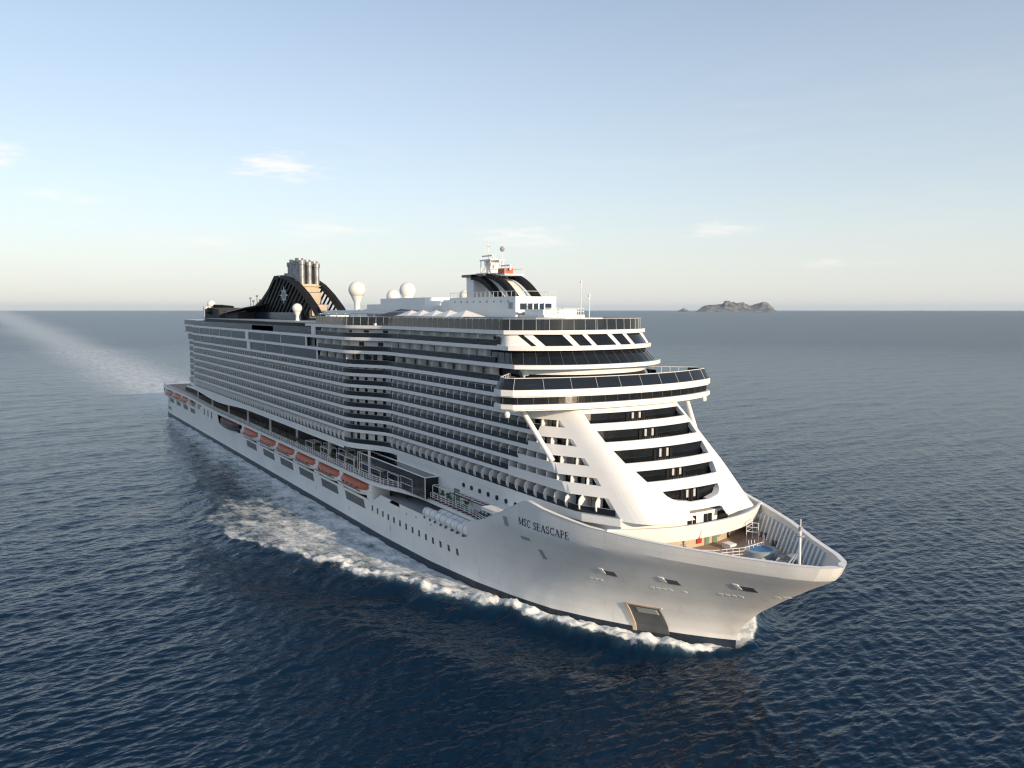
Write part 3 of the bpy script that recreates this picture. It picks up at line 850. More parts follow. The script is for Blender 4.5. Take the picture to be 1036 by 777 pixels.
    # cap rail line: thin white ledge proud of the slab on the lower rows
# cabin walls behind the balconies
for i in range(0, 10):
    z0 = (LV[i] if i else 18.0)+0.3; z1 = LV[i+1]-0.3
    zc = 0.5*(z0+z1)
    m = MB()
    if i < 6:
        st_ = plan(zc, 1.75, tmax=TROW) + [(interp(zc, XF)-9.0, -6.0)]
    elif i == 6: st_ = cut(plan(zc, 1.75), x1=288) + [(288, -6.0)]
    elif i == 7: st_ = plan(zc, 2.2)
    elif i == 8: st_ = cut(plan(zc, 1.75), x1=285) + [(285, -8.0)]
    else: st_ = cut(plan(zc, 1.75, ), x0=208, x1=284) + [(284, -10)]
    if i == 9: st_ = [(208, -18.85)] + st_[1:]
    m.prism(closed(st_), z0-0.1, z1+0.1, 0)
    # door glass
    if i < 7:
        pd = plan(zc, 1.75, tmax=TROW*0.9)
        for a0, a1 in ((48.5, 227.5), (240.5, 400)):
            seg = cut(pd, x0=a0, x1=a1) if a1 < 400 else cut(pd, x0=a0)
            for sgn in (-1, 1):
                pth = seg if sgn < 0 else [(x, -y) for x, y in reversed(seg)]
                m.strip([(x + n[0]*0.02, y + n[1]*0.02) for (x, y), n in zip(pth, normals(pth))], z0+0.06, z1-0.35, 0.01, 1)
        rg = random.Random(i)
        dd = resample(pd, 0.68); dn_ = normals(dd)
        for q, (x, y) in enumerate(dd):
            if not (48.5 < x < 227.5 or x > 241) or rg.random() > 0.34: continue
            n = dn_[q]; tx, ty = -n[1], n[0]; w = 0.30; up = z1-0.4
            for sgn in (-1, 1):
                pth = [(x-tx*w+n[0]*.05, y-ty*w+n[1]*.05), (x+tx*w+n[0]*.05, y+ty*w+n[1]*.05)]
                if sgn > 0: pth = [(a, -b_) for a, b_ in reversed(pth)]
                m.face([(pth[0][0], pth[0][1], z0+.08), (pth[1][0], pth[1][1], z0+.08), (pth[1][0], pth[1][1], up), (pth[0][0], pth[0][1], up)], 2)
    elif i in (7, 8, 9):
        a0 = {7: 210.5, 8: 203, 9: 210}[i]
        seg = cut(plan(zc, 1.75), x0=a0, x1=282)
        ds = resample(seg, 2.75)
        for q, (x, y) in enumerate(ds):
            if q % 2: continue
            n_ = normals(ds)[q]; tx, ty = -n_[1], n_[0]
            for sgn in (-1, 1):
                w = 0.75
                pth = [(x-tx*w+n_[0]*.02, y-ty*w+n_[1]*.02), (x+tx*w+n_[0]*.02, y+ty*w+n_[1]*.02)]
                if tx < 0: pth.reverse()
                if sgn > 0: pth = [(a, -b_) for a, b_ in reversed(pth)]
                m.strip(pth, z0+0.05, z1-0.45, 0.01, 1)
    # pairs of doors in the step of the plan
    if i < 8:
        for (x, y) in resample(cut(plan(zc, 1.75), x0=229, x1=239.5), 2.6):
            for sgn in (-1, 1):
                n_ = Vector((0.32, -0.947)); t_ = Vector((0.947, 0.32))
                pth = [(x - t_.x*.45 + n_.x*.05, y - t_.y*.45 + n_.y*.05), (x + t_.x*.45 + n_.x*.05, y + t_.y*.45 + n_.y*.05)]
                if sgn > 0: pth = [(a, -b_) for a, b_ in reversed(pth)]
                m.strip(pth, z0, z1-0.25, 0.3, 1)
    m.build('cabin_wall', [M['offwhite'], M['glass'], M['curtain']], ship)

def ruled(z, inset, x0, n, tm=None):
    p = cut(plan(z, inset, tmax=TROW+0.04 if tm is None else tm), x0=x0)
    d = [0]
    for a, b_ in zip(p[:-1], p[1:]): d.append(d[-1] + math.hypot(b_[0]-a[0], b_[1]-a[1]))
    t = np.linspace(0, d[-1], n)
    return list(zip(np.interp(t, d, [q[0] for q in p]), np.interp(t, d, [q[1] for q in p])))
# glass railings, one per deck
def two_sided(fn):
    for sgn in (-1, 1): fn(sgn)
def side(path, sgn): return path if sgn < 0 else [(x, -y) for x, y in reversed(path)]
for i in range(0, 10):
    z = LV[i] if i else 18.0
    m = MB()
    pth = plan(z+0.8, 0.14, xa=XA.get(i, 47.2), tmax=TROW)
    if i == 8: pth = cut(pth, x0=209.5, x1=283)
    elif i == 9: pth = cut(pth, x0=201.5, x1=283.5)
    elif i == 7: pth = cut(pth, x0=209.5, x1=289)
    else: pth = cut(pth, x1=xend_glass.get(i, 400))
    for sgn in (-1, 1):
        m.strip(side(pth, sgn), z+0.32, z+1.30, 0.05, 0)
        m.strip(side([(x-0*n[0], y) for (x, y), n in zip(pth, normals(pth))], sgn), z+1.31, z+1.38, 0.09, 1)
    m.build('glass_railing', [M['rail_glass'], M['grey']], ship)
    # forward of the glass the parapet is solid white, lying in the slope of the front
    if 1 <= i <= 5:
        for sgn in (-1, 1):
            m = MB()
            za, zc_ = z-0.42, (z+1.08 if i < 5 else z + 0.8)
            a, b_ = ruled(za, 0.0, xend_glass[i], 28), ruled(zc_, 0.0, xend_glass[i], 28)
            ai, bi = ruled(za, 0.25, xend_glass[i], 28), ruled(zc_, 0.25, xend_glass[i], 28)
            r_ = [[(x, y*-sgn, zz) for x, y in q] for q, zz in ((a, za), (b_, zc_), (bi, zc_), (ai, za), (a, za))]
            m.grid(r_); m.face([q[0] for q in r_[:4]]); m.face([q[-1] for q in r_[:4]])
            m.build('parapet', M['white'], ship, merge=True)

# balcony dividers
def divider_mesh(h, d, bulge):
    m = MB()
    pr_ = [(-d, 0), (-0.10, 0), (bulge*0.75, h*0.22), (bulge, h*0.5), (bulge*0.8, h*0.75), (-0.15, h*0.93), (-0.5, h), (-d, h)]
    w = 0.07
    a = [(-w, -x, z) for x, z in pr_]; b_ = [(w, -x, z) for x, z in pr_]
    m.face(a); m.face(list(reversed(b_)))
    m.grid([a + [a[0]], b_ + [b_[0]]])
    return m
DM = {}
def dmesh(i):
    h = LV[i+1]-0.34 - ((LV[i] if i else 18.0)+0.34)
    k = (round(h, 2), i == 0, i >= 7)
    if k not in DM:
        o = divider_mesh(h, 1.72, 0.55 if i == 0 else (0.0 if i >= 7 else 0.05)).build('balcony_divider', M['divider'], None)
        DM[k] = o.data; bpy.data.objects.remove(o)
    return DM[k]
cand = []
for i in range(0, 10):
    z = (LV[i] if i else 18.0) + 0.34
    zc = z + 0.9
    step = 2.72 if i < 7 else 5.5
    pth = plan(zc, 0.14, tmax=TROW)
    if i == 7: pth = cut(pth, x0=211, x1=287)
    elif i == 8: pth = cut(pth, x0=209, x1=281)
    elif i == 9: pth = cut(pth, x0=212, x1=281)
    ds = resample(pth, step); nn = normals(ds)
    for (x, y), n in zip(ds, nn):
        if i == 0 and x < 243: pass
        if 228 < x < 240: continue
        if i in (5, 6) and x > 297: continue
        for sgn in (-1, 1):
            nx_, ny_ = n[0], n[1]*(1 if sgn < 0 else -1)
            cand.append((((x-399)**2 + (y*(-1 if sgn > 0 else 1)+86)**2) + (1e5 if sgn > 0 else 0), i, x, y if sgn < 0 else -y, z, math.atan2(nx_, -ny_) if True else 0))
cand.sort(key=lambda q: q[0])
for q in cand[:100]:
    o = bpy.data.objects.new('balcony_divider', dmesh(q[1])); C.objects.link(o); o.parent = ship
    o.location = (q[2], q[3], q[4]); o.rotation_euler = (0, 0, q[5])
rest = MB()
for q in cand[100:]:
    me_ = dmesh(q[1]); ca, sa = math.cos(q[5]), math.sin(q[5]); b = len(rest.v)
    for v in me_.vertices:
        rest.v.append((q[2] + v.co.x*ca - v.co.y*sa, q[3] + v.co.x*sa + v.co.y*ca, q[4] + v.co.z))
    for pl in me_.polygons: rest.f.append(tuple(b+k for k in pl.vertices)); rest.mi.append(0)
o = rest.build('balcony_divider', M['divider'], ship); o['kind'] = 'stuff'

# big blue glass bands high on the after part
m = MB()
for i, a0, a1 in ((7, 64.5, 146), (7, 149, 209), (8, 64.5, 144), (8, 147, 201)):
    pth = cut(plan(LV[i]+1, 0.05), x0=a0, x1=a1)
    for sgn in (-1, 1): m.strip(side(pth, sgn), LV[i]+0.36, LV[i+1]-0.36, 0.1, 0)
for i, a0 in ((7, 45.5), (8, 40.5)):
    pth = cut(plan(LV[i]+1, 0.05, xa=a0), x0=a0, x1=63)
    for sgn in (-1, 1): m.strip(side(pth, sgn), LV[i]+0.36, LV[i+1]-0.36, 0.1, 0)
m.build('window_band', M['blue_glass'], ship)
for sgn in (-1, 1):
    fr_ = [(a, b_, sgn*20.65, 0.12, c_, d_) for a, b_, c_, d_ in ((145.5, 148.8, 35.9, 38.3), (144, 147, 38.9, 41.2), (209, 209.6, 35.9, 38.3), (201, 201.6, 38.9, 41.2), (201.2, 207.6, 43.9, 44.45), (205.6, 208.2, 41.8, 43.9))]
    for x in (80, 96, 112, 128, 165, 182):
        fr_ += [(x, x+0.15, sgn*20.64, 0.06, 35.95, 38.25), (x-2, x-1.85, sgn*20.64, 0.06, 38.95, 41.15)]
    for a, b_, y, h, c_, d_ in fr_:
        m = MB(); m.box(a, b_, y-h, y+h, c_, d_); m.build('window_frame', M['white'], ship)

# wall under the lowest balcony row: white, round windows forward, dark glazing aft
m = MB()
st_ = cut(plan(17.0, 0.12), x0=243, x1=303)
m.prism(closed([(243, -8)] + st_ + [(303, -8)]), 11.4, 17.25, 0)
wall = m.build('promenade_wall', M['white'], ship)
m = MB()
for sgn in (-1, 1):
    m.box(30, 244, sgn*14.6-0.2, sgn*14.6+0.2, 11.9, 17.3)
m.box(30, 30.5, -14.4, 14.4, 11.9, 17.3)
m.build('promenade_glazing', M['glass'], ship)
m = MB()
for sgn in (-1, 1):
    for x in np.arange(60, 236, 25): m.box(x, x+0.3, sgn*18.4-0.25, sgn*18.4+0.25, 11.8, 17.3)
m.build('promenade_column', M['white'], ship)
m = MB()   # wavy canopy edge under the after balconies
for sgn in (-1, 1):
    rows = []
    for x in np.arange(50, 226, 1.5):
        w = 1.3*max(0, math.sin((x-60)/27.0))**2
        rows.append([(x, sgn*(20.4), 17.25), (x, sgn*(20.4+0.1), 16.7-w), (x, sgn*(19.9), 16.7-w), (x, sgn*17, 17.25)])
    m.grid(rows)
m.build('canopy', M['white'], ship)
for k in range(9):
    x = 272 + k*2.9
    m = MB(); m.lathe([(0.02, -0.03), (0.42, -0.03), (0.42, 0.10)], 0, 0, 14)
    o = m.build('round_window', M['glass'], wall)
    o.rotation_euler = (math.pi/2, 0, 0); o.location = (x, -HW+0.12-0.04, 16.1 - 0.02*k)
m = MB(); m.box(268.6, 270.4, -HW-0.1, -HW+0.2, 11.9, 14.9); m.build('door', M['green'], wall)
m = MB(); m.box(291, 292.6, -HW-0.1, -HW+0.2, 13.0, 16.0); m.build('door', M['tan'], wall)
# dark glazed lounge box on the promenade
m = MB(); m.box(228, 262, -18.2, -15.4, 11.8, 15.9, 0); m.build('glazed_lounge', M['glass'], ship)
m = MB()
for y in (-18.2, -15.45): m.bar((228, y, 15.95), (262, y, 15.95), 0.13, 4)
for x in (228, 262): m.bar((x, -18.2, 15.95), (x, -15.45, 15.95), 0.13, 4)
for x in (228, 262): m.bar((x, -18.25, 11.8), (x, -18.25, 15.95), 0.1, 4)
for x in (229.2, 230.4): m.bar((x, -18.25, 11.8), (x, -18.25, 15.95), 0.08, 4)
m.build('lounge_frame', M['white'], ship)
# white tube frames over the loungers
m = MB()
fr = MB()
for dx in (0, 5.2):
    for dy in (0, 2.2): fr.bar((dx, dy, 0), (dx, dy, 2.7), 0.06, 5)
for dz in (2.7, 1.35): 
    fr.bar((0, 0, dz), (5.2, 0, dz), 0.06, 5)
fr.bar((0, 2.2, 2.7), (5.2, 2.2, 2.7), 0.06, 5)
for dx in (0, 1.3, 2.6, 3.9, 5.2): fr.bar((dx, 0, 2.7), (dx, 2.2, 2.7), 0.05, 5)
f0 = None
for x, y in ((197, -19.9), (203, -17.4), (213, -17.2), (225, -20.0), (239.5, -20.6), (251, -18.2), (208, -19.9), (219, -19.9), (232.5, -21.6+1.9), (246, -18.9), (256, -16.9), (262.5, -16.9), (271, -16.6), (277, -16.8)):
    if f0 is None: f0 = fr.build('shade_frame', M['white'], ship); o = f0
    else: o = f0.copy(); C.objects.link(o); o.parent = ship
    o.location = (x, y if y > -20.4 else -20, 11.8)
m = MB(); m.box(270.5, 284, -17.0, -15.8, 14.3, 14.45); m.build('awning', M['maroon'], ship)
pl = MB(); pl.lathe([(.45, 0), (.6, .7), (.5, .7), (.02, .62)], 0, 0, 10); pl0 = None
for x in (150, 158, 171, 178, 188, 196, 205, 214, 222, 244, 248, 265.5, 268, 274.5, 281):
    o = pl.build('planter', M['grey'], ship) if pl0 is None else pl0.copy()
    if pl0 is None: pl0 = o
    else: C.objects.link(o); o.parent = ship
    o.location = (x, -19.2 if x < 246 else -16.4, 11.8)
    f_ = MB(); rg = random.Random(int(x*10))
    for k in range(26):
        a_, h_, r_ = rg.random()*6.28, 0.7+rg.random()*1.5, rg.random()*0.8
        c_ = Vector((math.cos(a_)*r_, math.sin(a_)*r_, h_)); u_ = Vector((rg.random()-.5, rg.random()-.5, rg.random()-.5)).normalized()*0.32; v_ = u_.orthogonal().normalized()*0.2
        f_.face([c_-u_, c_+v_, c_+u_, c_-v_])
    f_.build('foliage', M['leaf'], o)
# davit housings between the boats
dv = MB(); dv.box(-0.9, 0.9, -1.6, 2.4, 0, 3.4); dv.prism([(-0.7, -2.1), (0.7, -2.1), (0.7, -1.6), (-0.7, -1.6)], 0.6, 2.4)
d0 = None
for x in [137.5, 156.2, 174.2, 191.0, 207.6, 224.1, 241.3, 2.5, 22, 38.5, 53, 68.5, 78]:
    for sgn in (-1, 1):
        if d0 is None: d0 = dv.build('davit', M['white'], ship); o = d0
        else: o = d0.copy(); C.objects.link(o); o.parent = ship
        o.location = (x, sgn*19.2, 7.6 if x > 100 else 8.6); o.rotation_euler = (0, 0, 0 if sgn < 0 else math.pi)

# ---------------------------------------------------------------- nose shell with terrace openings
ROWS = [(30.4, 31.75, 9.9, 9.8), (27.95, 29.45, 9.5, 9.7), (25.2, 26.85, 8.6, 9.15), (22.8, 24.2, 7.1, 7.9), (20.0, 21.55, 1.8, 5.6)]
def half_open(z):
    for z0, z1, w0, w1 in ROWS:
        if z0-1e-6 <= z <= z1+1e-6:
            t = (z-z0)/(z1-z0)
            if z1 < 22: return w0 + (w1-w0)*(1-(1-t)**2)**0.5
            return w0+(w1-w0)*t
    return interp(z, [(17, 3), (20, 3.5), (21.6, 5.6), (22.8, 7.1), (24.2, 7.9), (25.2, 8.6), (26.85, 9.15), (27.95, 9.5), (29.45, 9.7), (30.4, 9.9), (33, 9.7)])
def shell_x(y, z): return interp(z, XF) - lowd(abs(y))
YE = HW*(1-TROW) + 0.25
m = MB(); zb = [18.0, 18.6, 19.05]
for z0, z1, *_ in reversed(ROWS):
    zb += list(np.linspace(z0, z1, 6 if z1 < 22 else 2))
zb += [32.4]
zb = sorted(set(round(float(z), 3) for z in zb))
for za, zc in zip(zb[:-1], zb[1:]):
    op = any(z0-1e-3 <= za and zc <= z1+1e-3 for z0, z1, *_ in ROWS)
    ha, hc = half_open(za+1e-4), half_open(zc-1e-4)
    def rowpts(a, b_, z, n): return [(shell_x(a+(b_-a)*k/n, z), a+(b_-a)*k/n, z) for k in range(n+1)]
    m.grid([rowpts(-YE, -ha, za, 20), rowpts(-YE, -hc, zc, 20)])
    notch = zc < 19.1
    if notch:
        w0, w1 = (4.3, 4.0) if za < 18.5 else (4.0, 3.0)
        for sg in (-1, 1):
            m.grid([[(shell_x(y, za), y, za) for y in np.linspace(sg*ha, sg*w0, 4)], [(shell_x(y, zc), y, zc) for y in np.linspace(sg*hc, sg*w1, 4)]])
            m.grid([[(shell_x(w0, za), sg*w0, za), (shell_x(w1, zc), sg*w1, zc)], [(shell_x(w0, za)-1.6, sg*w0, za), (shell_x(w1, zc)-1.6, sg*w1, zc)]])
    for sg in (-1, 1):
        m.grid([[(shell_x(YE, za), sg*YE, za), (shell_x(YE, zc), sg*YE, zc)], [(shell_x(YE, za)-1.6, sg*(YE-0.3), za), (shell_x(YE, zc)-1.6, sg*(YE-.3), zc)]])
    if not op and not notch: m.grid([rowpts(-ha, ha, za, 30), rowpts(-hc, hc, zc, 30)])
    m.grid([rowpts(ha, YE, za, 20), rowpts(hc, YE, zc, 20)])
# inner skin of the parapets gives the shell its thickness
for z0, z1, w0, w1 in ROWS:
    for zz in (z0, z1):
        h_ = half_open(zz)
        a = [(shell_x(y, zz), y, zz) for y in np.linspace(-h_, h_, 13)]; b_ = [(x-0.35, y, zz) for x, y, z in a]
        m.grid([a, b_])
    ff = np.linspace(z0, z1, 6)
    for sg in (-1, 1):
        m.grid([[(shell_x(half_open(z), z), sg*half_open(z), z) for z in ff], [(shell_x(half_open(z), z)-1.2, sg*half_open(z), z) for z in ff]])
shell = m.build('sloping_screen', M['white'], ship)
shell.data.update()
for z0, z1, w0, w1 in ROWS:
    wmax = max(w0, w1) + 0.3; zz = min(z0, z1)
    m = MB()
    ys = np.linspace(-wmax, wmax, 13)
    bk = [(shell_x(y, z0)-2.1, y) for y in ys]
    m.grid([[(x, y, z0-0.75) for x, y in bk], [(x, y, z1) for x, y in bk]], 0)
    m.grid([[(shell_x(y, z0)-0.3, y, z0-0.75) for y in ys], [(x, y, z0-0.75) for x, y in bk]], 1)
    m.grid([[(shell_x(y, z1)-0.3, y, z1) for y in ys], [(x, y, z1) for x, y in bk]], 1)
    t_ = m.build('terrace', [M['glass'], M['greydk']], ship)
    # small white door bays in the middle of each terrace
    xb = shell_x(0, z0)-2.1
    for yy in (-1.0, 0.45):
        d_ = MB(); d_.box(xb+0.02, xb+0.16, yy, yy+0.42, z0+0.15, z1-0.25, 0); d_.build('door_bay', M['midgrey'], t_)
    for yy in (-2.1, -0.6, 0.0, 1.25):
        d_ = MB(); d_.box(xb+0.02, xb+0.12, yy, yy+0.5, z0-0.75, z1-0.3, 0); d_.build('door', M['black'], t_)
    d_ = MB()
    if z1 < 22: continue
    for yy in np.linspace(-2.6, 2.6, 12): d_.bar((shell_x(yy, z0)-0.4, yy, z0-0.7), (shell_x(yy, z0)-0.4, yy, z0+0.25), 0.03, 4)
    d_.build('railing', M['steel'], t_)

# base of the front: curved parapet, its terrace and the bulkhead behind the foredeck
def base_curve(z, inset=0.0, n=28, ymax=15.8, off=0.0):
    return [(318.4 + off - inset - 5.0*(abs(y)/16)**2.3 + (z-17.5)*0.30, y) for y in np.linspace(-ymax+inset*0.2, ymax-inset*0.2, n)]
m = MB()
a = base_curve(15.1); b_ = base_curve(17.45); ai = base_curve(15.1, 0.4); bi = base_curve(17.45, 0.4)
m.grid([[(x, y, 15.1) for x, y in a], [(x, y, 17.45) for x, y in b_], [(x, y, 17.45) for x, y in bi], [(x, y, 15.1) for x, y in ai], [(x, y, 15.1) for x, y in a]])
m.build('curved_parapet', M['white'], ship, smooth=40)
m = MB(); m.prism([(300, -14)] + [(x-0.3, y) for x, y in base_curve(16)] + [(300, 14)], 15.2, 16.2); m.build('bow_terrace', M['white'], ship)
m = MB(); m.prism([(300, -12.9)] + base_curve(17.2, 2.6, ymax=13.2) + [(300, 12.9)], 16.2, 18.3, 0); m.build('terrace_wall', M['white'], ship)
for y, w in ((-2.6, .7), (-1.6, .5), (0.6, .6), (1.5, .6), (3.6, 2.0)):
    x = 318.4 - 2.6 - 5.0*(abs(y)/16)**2.3 - 0.05
    m = MB(); m.box(x-0.4, x+0.18, y, y+w, 16.25, 17.9)
    m.build('terrace_door', M['black'], ship)
m = MB(); m.prism([(302, -15.4)] + [(x-2.6, y*0.93) for x, y in base_curve(15)] + [(302, 15.4)], FD, 15.15, 0)
bk = m.build('deck_bulkhead', M['tan'], ship)
def on_bulk(mb, y0, y1, z0, z1, t=0.12):
    ym = (y0+y1)/2; x = 318.4 - 2.6 - 5.0*(abs(ym/0.93)/16)**2.3 - 0.75
    mb.box(x-0.5, x+t+0.06, y0, y1, z0, z1)
for y0, y1, z0, z1, k, nme in ((-0.2, 0.8, 13.4, 14.6, 'red', 'fire_locker'), (5.8, 6.6, 14.0, 14.9, 'red', 'fire_locker'), (1.6, 2.4, 12.95, 14.8, 'green', 'door'), (3.4, 4.3, 12.95, 14.8, 'green', 'door'), (4.8, 5.3, 13.6, 14.2, 'grey', 'vent'), (7.4, 7.7, 12.95, 14.6, 'black', 'pipe')):
    m = MB(); on_bulk(m, y0, y1, z0, z1); m.build(nme, M[k], bk)
# foredeck railing
m = MB()
rp_ = [(305.5, -14.8), (312, -11.6), (317.5, -7.2), (321, -2.5), (322.3, 2), (321.8, 6.5), (319.5, 9.5)]
dn = resample(rp_, 1.0)
for x, y in dn: m.bar((x, y, FD), (x, y, FD+1.35), 0.05, 4)
for hz in (0.45, 0.9, 1.35):
    for a, b_ in zip(rp_[:-1], rp_[1:]): m.bar((a[0], a[1], FD+hz), (b_[0], b_[1], FD+hz), 0.05, 4)
for k in range(6):
    x, y = 317.6 + 0.35*k, 9.6 - 0.9*k*0.3
for x, y in ((317.2, 8.2), (318.6, 9.2), (316.4, 10.4)):
    m.bar((x, y, FD), (x, y, FD+3.0), 0.06, 4)
for hz in (1.6, 2.3, 3.0):
    m.bar((317.2, 8.2, FD+hz), (318.6, 9.2, FD+hz), 0.05, 4); m.bar((317.2, 8.2, FD+hz), (316.4, 10.4, FD+hz), 0.05, 4)
m.build('foredeck_railing', M['white'], ship)
# round pool on the foredeck
wp = MB(); wp.lathe([(2.35, FD-0.05), (2.35, FD+1.0), (2.15, FD+1.1), (1.75, FD+1.1), (1.7, FD+0.95), (0.02, FD+0.95)], 323.2, 4.3, 28, 0)
pool = wp.build('whirlpool', M['bluedeck'], ship, smooth=35)
m = MB(); m.lathe([(1.69, FD+0.90), (1.69, FD+1.0), (0.02, FD+1.0)], 323.2, 4.3, 28); m.build('water', M['pool'], pool)
m = MB()
for a in (2.6, 2.85, 3.1):
    x, y = 323.2+math.cos(a)*2.0, 4.3+math.sin(a)*2.0
    m.bar((x, y, FD), (x-0.3, y, FD+1.7), 0.05, 5)
m.build('ladder', M['white'], pool)
# mooring winches, bollards
for x, y in ((327.5, 0.5), (328.6, 2.4), (327.0, 4.2), (330.4, 1.6), (331.5, -0.8)):
    m = MB()
    m.bar((x-0.7, y, FD+0.7), (x+0.7, y, FD+0.7), 0.42, 10); m.bar((x-0.75, y, FD+0.7), (x-0.65, y, FD+0.7), 0.65, 10); m.bar((x+0.65, y, FD+0.7), (x+0.75, y, FD+0.7), 0.65, 10)
    m.box(x-0.9, x+0.9, y-0.5, y+0.5, FD, FD+0.25)
    m.build('winch', M['grey'], ship)
for x, y in ((324.8, -3.6), (326.6, -2.2), (329.2, 4.6), (331.8, 2.6), (319.5, -6.6), (331.6, -3.0), (321.0, 10.0), (317.0, 12.2)):
    m = MB(); m.box(x-.55, x+.55, y-.25, y+.25, FD, FD+.12)
    for d in (-.35, .35): m.bar((x+d, y, FD), (x+d, y, FD+.75), .16, 8); m.bar((x+d, y, FD+.68), (x+d, y, FD+.78), .22, 8)
    m.build('bollard', M['greydk'], ship)
for x, y, w in ((327.6, 6.2, 1.0), (318.2, 3.4, .8)):
    m = MB(); m.box(x-w, x+w, y-w*.8, y+w*.8, FD, FD+.7); m.box(x-w*1.08, x+w*1.08, y-w*.88, y+w*.88, FD+.7, FD+.8); m.build('hatch', M['white'], ship)
m = MB()
for k in range(3):
    for j in range(18):
        a0, a1 = j*2*math.pi/18, (j+1)*2*math.pi/18; r_ = .75-.1*k
        m.bar((325.6+math.cos(a0)*r_, 8.0+math.sin(a0)*r_, FD+.08+.1*k), (325.6+math.cos(a1)*r_, 8.0+math.sin(a1)*r_, FD+.08+.1*k), .07, 5)
m.build('mooring_rope', M['tan'], ship)
# foremast
m = MB()
mx, my = 333.0, 0.2
m.bar((mx, my, FD), (mx, my, 19.6), 0.20, 8, r2=0.13)
m.bar((mx, my, 19.6), (mx, my, 21.0), 0.07, 6)
m.bar((mx-2.6, my-0.9, FD), (mx, my, 17.0), 0.09, 6); m.bar((mx-2.6, my+0.9, FD), (mx, my, 17.0), 0.09, 6)
fm = m.build('foremast', M['white'], ship)
m = MB(); m.box(mx-0.35, mx+0.35, my-0.45, my+0.45, 18.7, 18.85); m.box(mx-.15, mx+.15, my-.2, my+.2, 19.5, 20.0); m.bar((mx, my-.6, 19.2), (mx, my+.6, 19.2), .05, 5); m.build('lamp_platform', M['grey'], fm)
# ---------------------------------------------------------------- bridge wing
WE = 21.9
def wing(inset=0.0, fx=301.6, n=40):
    pts = []
    w = WE - inset
    pts.append((286.0, -13.5)); pts.append((291.8, -w+1.2)); pts.append((293.0, -w+0.2)); pts.append((294.2, -w))
    for k in range(n+1):
        y = -w + 2*w*k/n
        x = fx - inset - 5.0*(abs(y)/WE)**2.2
        e_ = max(0, abs(y)-(w-1.8))/1.8
        x -= 1.2*(1-math.sqrt(max(0, 1-e_*e_)))
        pts.append((x, y))
    pts.append((294.2, w)); pts.append((293.0, w-0.2)); pts.append((291.8, w-1.2)); pts.append((286.0, 13.5))
    return pts
wr = empty('bridge_wing'); wr.parent = ship
m = MB(); m.prism(wing(0.3), 32.55, 32.8); m.prism(wing(0.0), 32.8, 33.5); low = m.build('wing_fascia', M['white'], wr)
m = MB(); m.prism(wing(0.55), 33.5, 34.65); wb = m.build('window_band', M['glass'], wr)
for x, y in resample(wing(0.50)[4:-4], 2.4):
    m = MB(); m.box(x-0.03, x+0.03, y-0.03, y+0.03, 33.5, 34.65); m.build('mullion', M['greydk'], wr)
m = MB(); m.prism(wing(0.25), 34.6, 34.8, 0); m.prism(wing(0.0), 34.8, 35.75, 0, 1); m.build('wing_fascia', [M['white'], M['bluedeck']], wr)
rail = wing(0.15)[1:-1]
m = MB()
m.strip(rail, 35.75, 37.42, 0.05, 0, lean=-0.9)
nn = normals(rail)
top = [(x - n[0]*0.9, y - n[1]*0.9) for (x, y), n in zip(rail, nn)]
gr = m.build('glass_screen', M['screen'], wr)
m = MB()
for a, b_ in zip(top[:-1], top[1:]): m.bar((a[0], a[1], 37.45), (b_[0], b_[1], 37.45), 0.07, 4)
for (x, y), (x2, y2) in list(zip(rail, top))[::4]: m.bar((x, y, 35.75), (x2, y2, 37.45), 0.025, 4)
for s in (-1, 1):
    m.bar((286.6, s*14.6, 37.45), (top[0][0], s*abs(top[0][1]), 37.45), 0.06, 4)
    for k in range(5):
        f_ = k/5; x_, y_ = 286.6+(top[0][0]-286.6)*f_, s*(14.6+(abs(top[0][1])-14.6)*f_); m.bar((x_, y_, 35.75), (x_, y_, 37.45), 0.05, 4)
m.build('screen_rail', M['white'], wr)
for sgn in (-1, 1):
    m = MB(); m.bar((294.2, sgn*17.6, 32.7), (300.0, sgn*15.5, 24.9), 0.42, 10); m.build('strut', M['white'], wr, smooth=40)
    m = MB(); m.lathe([(0.02, 31.5), (.35, 31.5), (.45, 31.9), (.35, 32.3), (.2, 32.6)], 295.6, sgn*20.9, 10); m.build('camera_pod', M['white'], wr)
m = MB()
for y in np.linspace(-8, 8, 6):
    m.box(298.2, 298.5, y, y+0.06, 35.75, 36.9)
m.build('stanchion', M['white'], wr)

# ---------------------------------------------------------------- upper front: window band L8-L9 and the big slanted panes L9-L10
m = MB()
def front_arc(z, inset, x0): return cut(plan(z, inset), x0=x0)
def loft_band(mb, z0, z1, i0, i1, x0a, x0b, mi=0, n=60):
    def full(z, ins, x0):
        h = front_arc(z, ins, x0); p = h + [(x, -y) for x, y in reversed(h) if abs(y) > 0.01]
        # resample evenly to n
        d = [0]
        for a, b_ in zip(p[:-1], p[1:]): d.append(d[-1] + math.hypot(b_[0]-a[0], b_[1]-a[1]))
        t = np.linspace(0, d[-1], n)
        return list(zip(np.interp(t, d, [q[0] for q in p]), np.interp(t, d, [q[1] for q in p]), [z]*n))
    a = full(z0, i0, x0a); b_ = full(z1, i1, x0b)
    mb.grid([a, b_], mi)
    return a, b_
loft_band(m, 38.9, 41.2, 0.25, 0.9, 281.5, 280.5)
wb8 = m.build('window_band', M['glass'], ship, smooth=30)
a, b_ = loft_band(MB(), 38.9, 41.2, 0.2, 0.85, 281.5, 280.5, n=45)
for p, q in list(zip(a, b_))[::2]:
    m = MB(); m.bar(p, q, 0.05, 4); m.build('mullion', M['greydk'], wb8)
m = MB()
loft_band(m, 41.78, 43.85, 0.12, 0.5, 283.5, 282.8)
face = m.build('bridge_fascia', M['white'], ship, smooth=30)
